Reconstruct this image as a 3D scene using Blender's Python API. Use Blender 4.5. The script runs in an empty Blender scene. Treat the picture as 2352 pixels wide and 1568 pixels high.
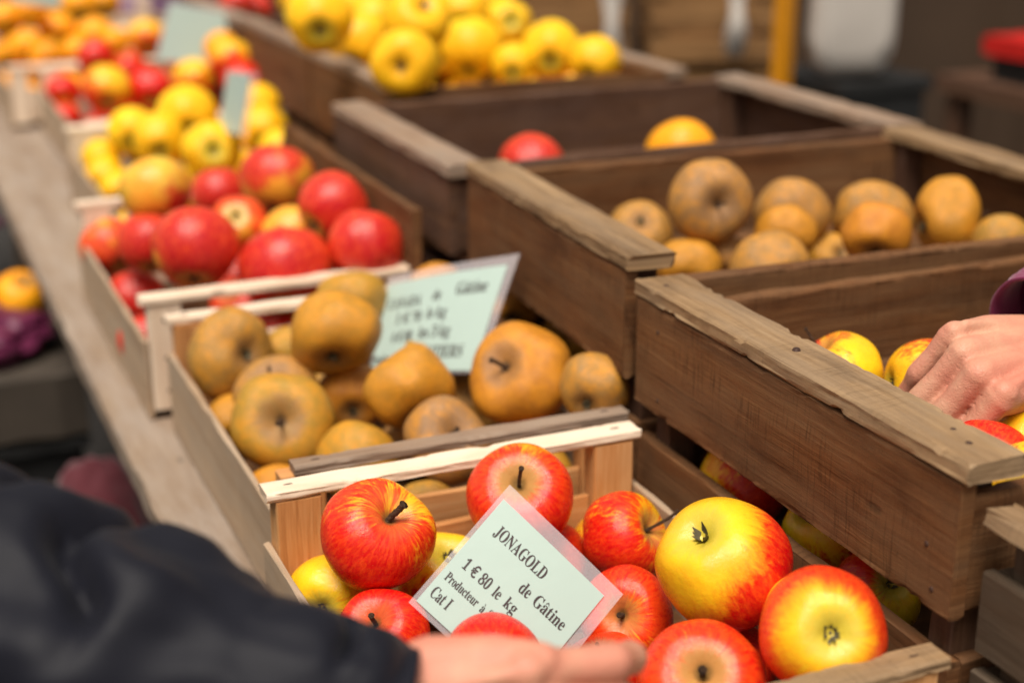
import bpy, bmesh, math, random
from mathutils import Vector, Matrix, noise
rnd=random.Random(7)
scene=bpy.context.scene
COL=scene.collection
# ---------------------------------------------------------------- camera
CAMH=.575                                  # camera height above the table top (table top is z=0)
PITCH=math.atan(1187/3436); AZ=math.atan(1588/3635)
cd=bpy.data.cameras.new('camera'); cam=bpy.data.objects.new('camera',cd); COL.objects.link(cam)
fw=Vector((math.sin(AZ)*math.cos(PITCH),math.cos(AZ)*math.cos(PITCH),-math.sin(PITCH)))
cam.location=(0,0,CAMH); cam.rotation_euler=fw.to_track_quat('-Z','Y').to_euler()
cd.sensor_width=36; cd.lens=36*3436/2352; cd.clip_start=.02; cd.clip_end=200
cd.dof.use_dof=True; cd.dof.focus_distance=.985; cd.dof.aperture_fstop=3.3; cd.dof.aperture_blades=0
scene.camera=cam
# ---------------------------------------------------------------- world, sun
w=bpy.data.worlds.new('World'); scene.world=w; w.use_nodes=True
nt=w.node_tree; bg=nt.nodes['Background']; sky=nt.nodes.new('ShaderNodeTexSky')
sky.sky_type='NISHITA'; sky.sun_disc=False; sky.sun_elevation=math.radians(66); sky.sun_rotation=math.radians(-140)
sky.air_density=1.0; sky.dust_density=3.0; sky.ozone_density=1.0
hs=nt.nodes.new('ShaderNodeHueSaturation'); hs.inputs['Saturation'].default_value=.22   # overcast: the blue is greyed out
mxw=nt.nodes.new('ShaderNodeMix'); mxw.data_type='RGBA'; mxw.blend_type='MULTIPLY'; mxw.inputs[0].default_value=1; mxw.inputs[7].default_value=(1,.925,.82,1)   # warm white balance of the overcast light
nt.links.new(sky.outputs[0],hs.inputs['Color']); nt.links.new(hs.outputs[0],mxw.inputs[6]); nt.links.new(mxw.outputs[2],bg.inputs['Color'])
bg.inputs['Strength'].default_value=.078
sd=bpy.data.lights.new('sun','SUN'); sd.energy=2.7; sd.angle=math.radians(30); sd.color=(1,.93,.83)
sun=bpy.data.objects.new('sun',sd); COL.objects.link(sun)
a,e=math.radians(-140),math.radians(66)
sdir=Vector((math.sin(a)*math.cos(e),math.cos(a)*math.cos(e),math.sin(e)))
sun.rotation_euler=sdir.to_track_quat('Z','Y').to_euler()
scene.view_settings.view_transform='Standard'; scene.view_settings.look='None'
scene.view_settings.exposure=.74; scene.view_settings.gamma=1
scene.render.engine='CYCLES'
# ---------------------------------------------------------------- naming
def tag(o,label=None,cat=None,group=None,kind=None):
    if label:o['label']=label
    if cat:o['category']=cat
    if group:o['group']=group
    if kind:o['kind']=kind
    return o
def empty(name,loc=(0,0,0)):
    o=bpy.data.objects.new(name,None); COL.objects.link(o); o.location=loc; o.empty_display_size=.05
    return o
def link(name,me,mat,parent=None,smooth=False):
    o=bpy.data.objects.new(name,me); COL.objects.link(o)
    if mat:
        me.materials.clear(); me.materials.append(mat)
    if smooth:
        for p in me.polygons:p.use_smooth=True
    if parent:
        o.parent=parent; o.location=-parent.location if parent.type=='EMPTY' else (0,0,0)
    return o
def S3(a,b,t):
    t=max(0,min(1,(t-a)/(b-a))); return t*t*(3-2*t)
# ---------------------------------------------------------------- shader kit
class NT:
    def __init__(s,name):
        s.m=bpy.data.materials.new(name); s.m.use_nodes=True; s.t=s.m.node_tree; s.b=s.t.nodes['Principled BSDF']; s.o=s.t.nodes['Material Output']
    def n(s,typ,**k):
        x=s.t.nodes.new(typ)
        for a,v in k.items():
            if a in x.inputs: s.put(x.inputs[a],v)
            elif a.startswith('i') and a[1:].isdigit(): s.put(x.inputs[int(a[1:])],v)
            else: setattr(x,a,v)
        return x
    def put(s,sock,v):
        if isinstance(v,bpy.types.NodeSocket): s.t.links.new(v,sock)
        else: sock.default_value=v
    def math(s,op,a,b=0.,c=None,clamp=False):
        x=s.t.nodes.new('ShaderNodeMath'); x.operation=op; x.use_clamp=clamp
        s.put(x.inputs[0],a); s.put(x.inputs[1],b)
        if c is not None:s.put(x.inputs[2],c)
        return x.outputs[0]
    def vm(s,op,a,b=(0,0,0),out=0):
        x=s.t.nodes.new('ShaderNodeVectorMath'); x.operation=op
        s.put(x.inputs[0],a)
        if op=='SCALE': s.put(x.inputs['Scale'],b)
        else: s.put(x.inputs[1],b)
        return x.outputs['Value'] if out=='v' else x.outputs[0]
    def noise(s,vec,scale,detail=4,rough=.5,dist=0.,out='Fac'):
        x=s.n('ShaderNodeTexNoise'); s.put(x.inputs['Vector'],vec); x.inputs['Scale'].default_value=scale
        x.inputs['Detail'].default_value=detail; x.inputs['Roughness'].default_value=rough; x.inputs['Distortion'].default_value=dist
        return x.outputs[out]
    def ramp(s,fac,stops,interp='LINEAR'):
        x=s.n('ShaderNodeValToRGB'); x.color_ramp.interpolation=interp; el=x.color_ramp.elements
        while len(el)<len(stops): el.new(.5)
        for e_,(p,c) in zip(el,stops):
            e_.position=p; e_.color=(c[0],c[1],c[2],1) if not isinstance(c,(int,float)) else (c,c,c,1)
        s.put(x.inputs[0],fac); return x.outputs[0]
    def mix(s,f,a,b,typ='MIX'):
        x=s.n('ShaderNodeMix'); x.data_type='RGBA'; x.blend_type=typ
        s.put(x.inputs[0],f)
        for i,v in ((6,a),(7,b)):
            s.put(x.inputs[i],v if isinstance(v,bpy.types.NodeSocket) else (v[0],v[1],v[2],1))
        return x.outputs[2]
    def rng(s,v,a,b,c=0.,d=1.,smooth=True):
        x=s.n('ShaderNodeMapRange'); x.interpolation_type='SMOOTHSTEP' if smooth else 'LINEAR'
        s.put(x.inputs[0],v)
        for i,q in zip((1,2,3,4),(a,b,c,d)): x.inputs[i].default_value=q
        return x.outputs[0]
    def bump(s,h,dist,strength=1.,nrm=None):
        x=s.n('ShaderNodeBump'); x.inputs['Distance'].default_value=dist; x.inputs['Strength'].default_value=strength
        s.put(x.inputs['Height'],h)
        if nrm is not None: s.put(x.inputs['Normal'],nrm)
        return x.outputs[0]
    def done(s,col=None,rough=None,nrm=None,spec=None,**k):
        if col is not None:
            s.put(s.b.inputs['Base Color'],col if isinstance(col,bpy.types.NodeSocket) else (col[0],col[1],col[2],1))
        if rough is not None:s.put(s.b.inputs['Roughness'],rough)
        if nrm is not None:s.put(s.b.inputs['Normal'],nrm)
        if spec is not None:s.put(s.b.inputs['Specular IOR Level'],spec)
        for a_,v in k.items(): s.put(s.b.inputs[a_.replace('_',' ')],v)
        return s.m
def plain(name,col,rough=.6,nz=.25,scale=30,spec=.4,bump=0,**k):
    N=NT(name); tc=N.n('ShaderNodeTexCoord').outputs['Object']
    f=N.noise(tc,scale,5,.6)
    c=N.mix(f,[x*(1-nz) for x in col],[min(1,x*(1+nz)) for x in col])
    nr=N.bump(N.noise(tc,scale*4,4,.6),bump) if bump else None
    return N.done(c,rough,nr,spec,**k)
# wood: UV runs along the grain, in metres
def wood(name,dark,mid,light,grain=1.,stain=(.3,.25,.2),stain_amt=.3,rough=.7,fuzz=.0006,grey=None,grey_amt=0.,specks=.3,cross=0.):
    N=NT(name); uv=N.n('ShaderNodeUVMap').outputs[0]
    oi=N.n('ShaderNodeObjectInfo').outputs['Random']
    uv=N.vm('ADD',uv,N.n('ShaderNodeCombineXYZ',X=N.math('MULTIPLY',oi,17.),Y=N.math('MULTIPLY',oi,5.)).outputs[0])
    wob=N.noise(N.vm('MULTIPLY',uv,(6,14,1)),1,3,.5,out='Color')
    uvw=N.vm('ADD',uv,N.vm('SCALE',N.vm('SUBTRACT',wob,(.5,.5,.5)),.006))
    g1=N.noise(N.vm('MULTIPLY',uvw,(9,260,1)),1,6,.65)
    g2=N.noise(N.vm('MULTIPLY',uvw,(40,900,1)),1,3,.6)
    rings=N.noise(N.vm('MULTIPLY',uvw,(2.2,38,1)),1,3,.5,.6)
    big=N.noise(N.vm('MULTIPLY',uv,(10,22,1)),1,5,.6)
    f=N.math('ADD',N.math('MULTIPLY',g1,.5*grain),N.math('MULTIPLY',rings,.6))
    f=N.math('ADD',f,N.math('MULTIPLY',g2,.25))
    f=N.math('ADD',f,-.18-.25*(grain-1))
    c=N.ramp(f,[(.25,dark),(.5,mid),(.75,light)])
    c=N.mix(N.math('MULTIPLY',N.rng(big,.45,.75),stain_amt),c,stain)
    # knots, dents and dark specks
    v=N.n('ShaderNodeTexVoronoi'); N.put(v.inputs['Vector'],N.vm('MULTIPLY',uvw,(14,32,1))); v.inputs['Scale'].default_value=1
    kn=N.math('MULTIPLY',N.rng(v.outputs['Distance'],.16,.04),N.rng(N.n('ShaderNodeSeparateColor',i0=v.outputs['Color']).outputs[0],.8,.85))
    c=N.mix(N.math('MULTIPLY',kn,.75),c,[x*.35 for x in dark])
    sp=N.noise(N.vm('MULTIPLY',uv,(90,240,1)),1,3,.7)
    c=N.mix(N.math('MULTIPLY',N.rng(sp,.66,.78),specks),c,[x*.3 for x in dark])
    if grey:
        gm=N.noise(N.vm('MULTIPLY',uv,(7,30,1)),1,6,.7)
        c=N.mix(N.math('MULTIPLY',N.rng(gm,.35,.65),grey_amt),c,grey)
    if cross:
        cr=N.noise(N.vm('MULTIPLY',uvw,(420,22,1)),1,4,.65); cz=N.noise(N.vm('MULTIPLY',uv,(9,16,1)),1,3,.5)
        c=N.mix(N.math('MULTIPLY',N.math('MULTIPLY',N.rng(cr,.50,.68),N.rng(cz,.42,.62)),cross),c,[x*.4 for x in dark])
        fb=N.noise(N.vm('MULTIPLY',uv,(300,300,1)),1,4,.7)
        c=N.mix(N.math('MULTIPLY',N.rng(fb,.55,.75),.25),c,light)
    h=N.math('ADD',N.math('MULTIPLY',g1,.7),N.math('MULTIPLY',g2,.3)); h=N.math('SUBTRACT',h,N.math('MULTIPLY',kn,.3))
    return N.done(c,N.rng(g1,.3,.7,rough-.08,rough+.1),N.bump(h,fuzz,.8),.16)
M={}
M['pale']=wood('pale_new_wood',(.56,.38,.25),(.74,.59,.45),(.82,.71,.58),1.,(.5,.36,.22),.35,.62,.0005,specks=.25)
M['peel']=wood('thin_side_veneer',(.26,.165,.095),(.40,.275,.175),(.50,.375,.26),1.,(.3,.22,.16),.4,.7,.0005,(.36,.30,.235),.4)
M['post']=wood('orange_pine_post',(.30,.11,.03),(.54,.25,.09),(.68,.40,.19),1.3,(.4,.2,.08),.3,.65,.0005)
M['dark']=wood('old_brown_board',(.048,.016,.005),(.135,.055,.020),(.215,.105,.042),1.35,(.042,.016,.007),.65,.7,.0011,(.150,.088,.046),.45,specks=1.,cross=.6)
M['dark2']=wood('old_purple_brown_board',(.036,.015,.008),(.088,.042,.022),(.15,.078,.043),1.1,(.035,.013,.009),.5,.66,.0007,(.12,.075,.06),.4,specks=.7,cross=.3)
M['cap']=wood('worn_cap_rail',(.095,.052,.022),(.26,.160,.080),(.41,.275,.150),1.2,(.075,.042,.022),.65,.62,.0010,(.20,.145,.098),.5,specks=1.,cross=.25)
M['cap2']=wood('worn_grey_cap_rail',(.13,.075,.045),(.25,.165,.11),(.36,.255,.18),1.1,(.16,.10,.07),.4,.6,.0006,(.27,.215,.17),.6,specks=.6)
M['grey']=wood('weathered_grey_board',(.035,.022,.013),(.07,.047,.030),(.11,.08,.055),1.,(.03,.02,.013),.4,.7,.0007,(.07,.055,.04),.4,specks=.6)
M['table']=wood('grey_table_board',(.15,.10,.067),(.245,.177,.125),(.33,.255,.185),.9,(.24,.17,.12),.5,.75,.0006,(.34,.29,.25),.5)
M['metal']=plain('rusty_nail',(.055,.028,.020),.6,.4,200,Metallic=.3)
M['stem']=plain('stem_brown',(.13,.065,.03),.7,.5,6,bump=.02)
M['calyx']=plain('dry_calyx',(.10,.085,.045),.8,.6,8)
# ---------------------------------------------------------------- apples' skin: streaks follow the meridians in object space
def skin_apple(name,base,base2,red,red2,streak=.55,low=.4,edge=.22,russet=(.42,.24,.07),rus_th=.80,rus_amt=.9,rough=.32,mottle=0.,bottom=(.5,.42,.05),spec=.32):
    N=NT(name); tc=N.n('ShaderNodeTexCoord').outputs['Object']
    d=N.vm('NORMALIZE',tc); sx=N.n('ShaderNodeSeparateXYZ',Vector=d).outputs
    x,y,z=sx[0],sx[1],sx[2]
    seed=N.n('ShaderNodeObjectInfo').outputs['Random']
    sv=N.n('ShaderNodeCombineXYZ',X=N.math('MULTIPLY',seed,91.),Y=N.math('MULTIPLY',seed,37.),Z=N.math('MULTIPLY',seed,53.)).outputs[0]
    lon=N.vm('NORMALIZE',N.vm('MULTIPLY',d,(1,1,0)))
    def mer(k,kz): return N.vm('ADD',N.vm('ADD',N.vm('SCALE',lon,k),N.n('ShaderNodeCombineXYZ',Z=N.math('MULTIPLY',z,kz)).outputs[0]),sv)
    s1=N.noise(mer(4.6,2.4),1,6,.7,.5); s2=N.noise(mer(13,5.5),1,5,.7,.4); s3=N.noise(mer(40,16.),1,4,.65)
    lo=N.noise(N.vm('ADD',d,sv),1.3,3,.5)
    bl=N.n('ShaderNodeAttribute',attribute_type='OBJECT',attribute_name='blush').outputs['Fac']
    bd=N.n('ShaderNodeAttribute',attribute_type='OBJECT',attribute_name='blush_dir').outputs['Vector']
    dot=N.vm('DOT_PRODUCT',d,bd,'v')
    m=N.math('ADD',N.math('MULTIPLY',dot,.55),bl)
    sk=N.n('ShaderNodeAttribute',attribute_type='OBJECT',attribute_name='streaks').outputs['Fac']
    for s_,k in ((s1,streak),(s2,streak*.8),(s3,streak*.3),(lo,low*1.6)): m=N.math('ADD',m,N.math('MULTIPLY',N.math('MULTIPLY',N.math('SUBTRACT',s_,.5),k*2),sk))
    mask=N.rng(m,-edge,edge)
    b=N.mix(N.rng(lo,.3,.7),base,base2)
    r=N.mix(N.rng(N.math('ADD',s2,N.math('MULTIPLY',dot,.15)),.35,.72),red2,red)
    # thin darker strokes inside the red and over the yellow
    st=N.math('MULTIPLY',N.math('MULTIPLY',N.rng(s2,.54,.68),N.rng(m,-.35,.25)),sk)
    c=N.mix(mask,b,r)
    c=N.mix(N.math('MULTIPLY',st,.38),c,red)
    # warm transition
    if mottle:
        mo=N.noise(N.vm('ADD',d,sv),2.1,7,.7,.8); mf=N.noise(N.vm('ADD',d,sv),30,6,.75)
        f=N.math('ADD',N.math('MULTIPLY',N.rng(mo,.44,.66),N.math('SUBTRACT',1.35,bl)),N.math('MULTIPLY',N.math('SUBTRACT',mf,.5),1.5))
        c=N.mix(N.math('MULTIPLY',f,mottle,clamp=True),c,russet)
    if mottle:   # each fruit leans to grey tan, ochre or orange
        tn=N.ramp(bl,[(.0,(.31,.175,.085)),(.28,(.36,.195,.055)),(.52,(.42,.26,.030)),(.78,(.50,.235,.020)),(1.,(.55,.185,.016))])
        gm=N.noise(N.vm('ADD',d,sv),3.6,6,.7,.5)
        c=N.mix(N.rng(gm,.34,.66,.92,.40),c,N.mix(.22,tn,(.12,.06,.025)))
    # lenticels
    v=N.n('ShaderNodeTexVoronoi'); N.put(v.inputs['Vector'],N.vm('ADD',d,sv)); v.inputs['Scale'].default_value=17
    ln=N.math('MULTIPLY',N.rng(v.outputs['Distance'],.13,.05),.35)
    c=N.mix(ln,c,(.62,.40,.12) if not mottle else (.16,.08,.03))
    # stem russet and green-grey base
    jag=N.math('MULTIPLY',N.math('SUBTRACT',N.noise(mer(7,1.5),1,4,.7),.5),.20)
    ze=N.math('ADD',z,jag)
    ru=N.n('ShaderNodeAttribute',attribute_type='OBJECT',attribute_name='stem_russet').outputs['Fac']
    c=N.mix(N.math('MULTIPLY',N.rng(ze,rus_th,rus_th+.13),N.math('MULTIPLY',ru,rus_amt)),c,russet)
    c=N.mix(N.math('MULTIPLY',N.rng(z,.955,.995),.85),c,[q*.35 for q in russet])
    c=N.mix(N.math('MULTIPLY',N.rng(N.math('MULTIPLY',ze,-1.),.80,.95),.8),c,bottom)
    h=N.noise(N.vm('ADD',d,sv),60,4,.6); h2=N.noise(N.vm('ADD',d,sv),6,3,.5)
    hh=N.math('ADD',N.math('MULTIPLY',h,.25 if not mottle else 1.),N.math('MULTIPLY',h2,.6))
    ro=N.rng(N.noise(N.vm('ADD',d,sv),5,5,.6),.3,.7,rough-.05,rough+.1)
    return N.done(c,ro,N.bump(hh,.02,.16 if not mottle else .26),spec,Subsurface_Weight=.0)
SK={}
SK['jona']=skin_apple('striped_apple_skin',(.86,.40,.012),(.88,.56,.012),(.60,.004,.005),(.80,.060,.008),.56,.34,.22,rough=.27,spec=.42)
SK['gala']=skin_apple('crimson_apple_skin',(.82,.33,.03),(.68,.46,.05),(.46,.006,.012),(.80,.095,.022),.46,.80,.26,rus_amt=.5,rough=.27,spec=.42,bottom=(.5,.4,.1))
SK['gold']=skin_apple('yellow_apple_skin',(.92,.76,.010),(.76,.74,.030),(.88,.42,.006),(.86,.54,.010),.12,.35,.5,rus_th=.93,rus_amt=.7,rough=.36,bottom=(.45,.38,.03))
SK['rus']=skin_apple('russet_apple_skin',(.52,.26,.060),(.60,.37,.045),(.74,.29,.014),(.74,.32,.018),.14,.8,.40,russet=(.27,.145,.065),rus_th=.74,rus_amt=.8,rough=.40,mottle=.55,bottom=(.28,.14,.045),spec=.42)
SK['ora']=skin_apple('orange_apple_skin',(.92,.60,.018),(.92,.54,.014),(.90,.32,.008),(.92,.42,.010),.25,.4,.35)
SH=dict(jona=(.94,.46,.42,.38,.06,.035),gala=(.98,.38,.38,.30,.09,.03),gold=(1.0,.36,.40,.32,.10,.05),rus=(.84,.44,.46,.34,.03,.02),ora=(.92,.4,.4,.3,.05,.02))
def apple_mesh(kind,seed,seg,ring):
    h,a_,sg,b_,con,lob=SH[kind]; r=random.Random(seed)
    k1=r.uniform(-.05,.05);k2=r.uniform(-.05,.05);ph=r.uniform(0,6.28);lump=r.uniform(.015,.04);tilt=r.uniform(-.10,.10);ov=r.uniform(-.035,.035)
    if kind=='rus': lump*=1.7; ov*=1.8
    off=Vector((r.uniform(0,50),r.uniform(0,50),0))
    V=[];Fc=[]
    def pt(t,p):
        ct,st=math.cos(t),math.sin(t)
        rho=1-a_*math.exp(-(t/sg)**2)-b_*math.exp(-((math.pi-t)/.40)**2)
        lo=1+lob*math.cos(5*p+ph)*S3(.2,-1,ct)+lob*.5*math.cos(5*p+ph)*math.exp(-((t-.5)/.3)**2)*1.4
        x=rho*st*lo*(1+con*ct)*math.cos(p)*(1+ov); y=rho*st*lo*(1+con*ct)*math.sin(p)*(1-ov); z=rho*ct*h
        z+=tilt*x*.8*S3(-.3,.8,ct)
        n=noise.noise(Vector((x,y,z))*1.25+off)*lump*2.2
        return Vector((x+k1*z*z,y+k2*z*z,z))*(1+n)*1.02
    for i in range(1,ring):
        t=math.pi*i/ring
        for j in range(seg): V.append(pt(t,2*math.pi*j/seg))
    top=len(V);V.append(pt(1e-4,0));V.append(pt(math.pi-1e-4,0))
    for i in range(ring-2):
        for j in range(seg):
            q=i*seg;k=(j+1)%seg
            Fc.append((q+j,q+seg+j,q+seg+k,q+k))
    for j in range(seg):
        k=(j+1)%seg;q=(ring-2)*seg
        Fc.append((top,j,k));Fc.append((q+k,q+j,top+1))
    me=bpy.data.meshes.new('apple');me.from_pydata(V,[],Fc);me.update()
    return me,V[top].z,V[top+1].z
def tube(pts,rads,seg=10,cap=True):
    V=[];Fc=[];n=len(pts);pts=[Vector(p) for p in pts]
    up=Vector((.3,.7,.2))
    for i in range(n):
        d=(pts[min(i+1,n-1)]-pts[max(i-1,0)]).normalized()
        x=d.cross(up).normalized();y=d.cross(x)
        for j in range(seg):
            t=2*math.pi*j/seg;V.append(pts[i]+(x*math.cos(t)+y*math.sin(t))*rads[i])
    for i in range(n-1):
        for j in range(seg):
            k=(j+1)%seg;Fc.append((i*seg+j,i*seg+k,(i+1)*seg+k,(i+1)*seg+j))
    if cap:
        Fc.append(tuple(range(seg))[::-1]);Fc.append(tuple((n-1)*seg+j for j in range(seg)))
    return V,Fc
def mesh_of(name,V,Fc):
    me=bpy.data.meshes.new(name);me.from_pydata([tuple(v) for v in V],[],Fc);me.update();return me
STEMS={}
def stem_mesh(top,r,fat,ln,bend):
    p=[Vector((0,0,top-.03)),Vector((bend*.25,.01,top+ln*.35)),Vector((bend*.6,.0,top+ln*.7)),Vector((bend,.02,top+ln))]
    P=[];R_=[]
    for i in range(13):
        t=i/12*3;k=min(int(t),2);f=t-k;P.append(p[k].lerp(p[k+1],f));R_.append(fat*(1+.9*max(0,t-2.55)+.5*max(0,.5-t)+.12*math.sin(i*2.1+r)))
    V,Fc=tube(P,R_,8);return mesh_of('stem',V,Fc)
def calyx_mesh(zb,s):
    V=[];Fc=[]
    for k in range(9):
        a_=k*2*math.pi/9+s.uniform(-.25,.25);w_=.05;L=s.uniform(.12,.22);b=len(V)
        dx,dy=math.cos(a_),math.sin(a_);tx,ty=-dy,dx;up=s.uniform(-.5,-1.1)
        for (q,ww,zz) in ((.035,w_,.03),(.035+L*.35,w_*.8,-.09*abs(up)),(.035+L*.62,w_*.15,-.22*abs(up))):
            for sgn in (-1,1): V.append((dx*q+tx*ww*sgn,dy*q+ty*ww*sgn,zb+zz+s.uniform(-.01,.01)))
        Fc+=[(b,b+1,b+3,b+2),(b+2,b+3,b+5,b+4)]
    b=len(V)
    for k in range(10):
        a_=k*2*math.pi/10;V.append((.06*math.cos(a_),.06*math.sin(a_),zb+.012))
    V.append((0,0,zb-.03));Fc+=[(b+(k+1)%10,b+k,b+10) for k in range(10)]
    me=mesh_of('calyx',V,Fc);return me
LONG={}   # stem lengths set by eye for the ones whose stem can be seen
GROUP={'L1':'striped apples of the nearest crate','B1':'apples glimpsed under the big dark crate','B2':'russet apples glimpsed under the middle dark crate','T1':'apples in the crate the hand reaches into','T2':'russet apples in the middle dark crate','T3':'last apples in the nearly empty dark crate','T4':'heaped yellow apples above the dark crates','T5':'heaped yellow apples above the dark crates','T6':'red apples at the top edge','L2':'russet apples of the crate with the blurred card','L3':'apples of the red heap','L4':'apples of the small yellow heap','L5':'apples of the far red and orange heap','L6':'apples of the farthest heap','L7':'apples of the farthest heap'}
FL={'L1':'apple in the lower layer of the nearest crate, mostly hidden by the striped apples','L2':'apple in the lower layer of the russet crate, mostly hidden by the ones above','L3':'apple in the lower layer of the red heap, mostly hidden by the ones above','L4':'apple in the lower layer of the small yellow heap, mostly hidden','L5':'apple in the lower layer of the far red and orange heap, mostly hidden','L6':'apple in the lower layer of the farthest heap, mostly hidden','T4':'apple in the lower layer of the yellow pile, mostly hidden','T5':'apple in the lower layer of the far end of the yellow pile, mostly hidden'}
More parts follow.
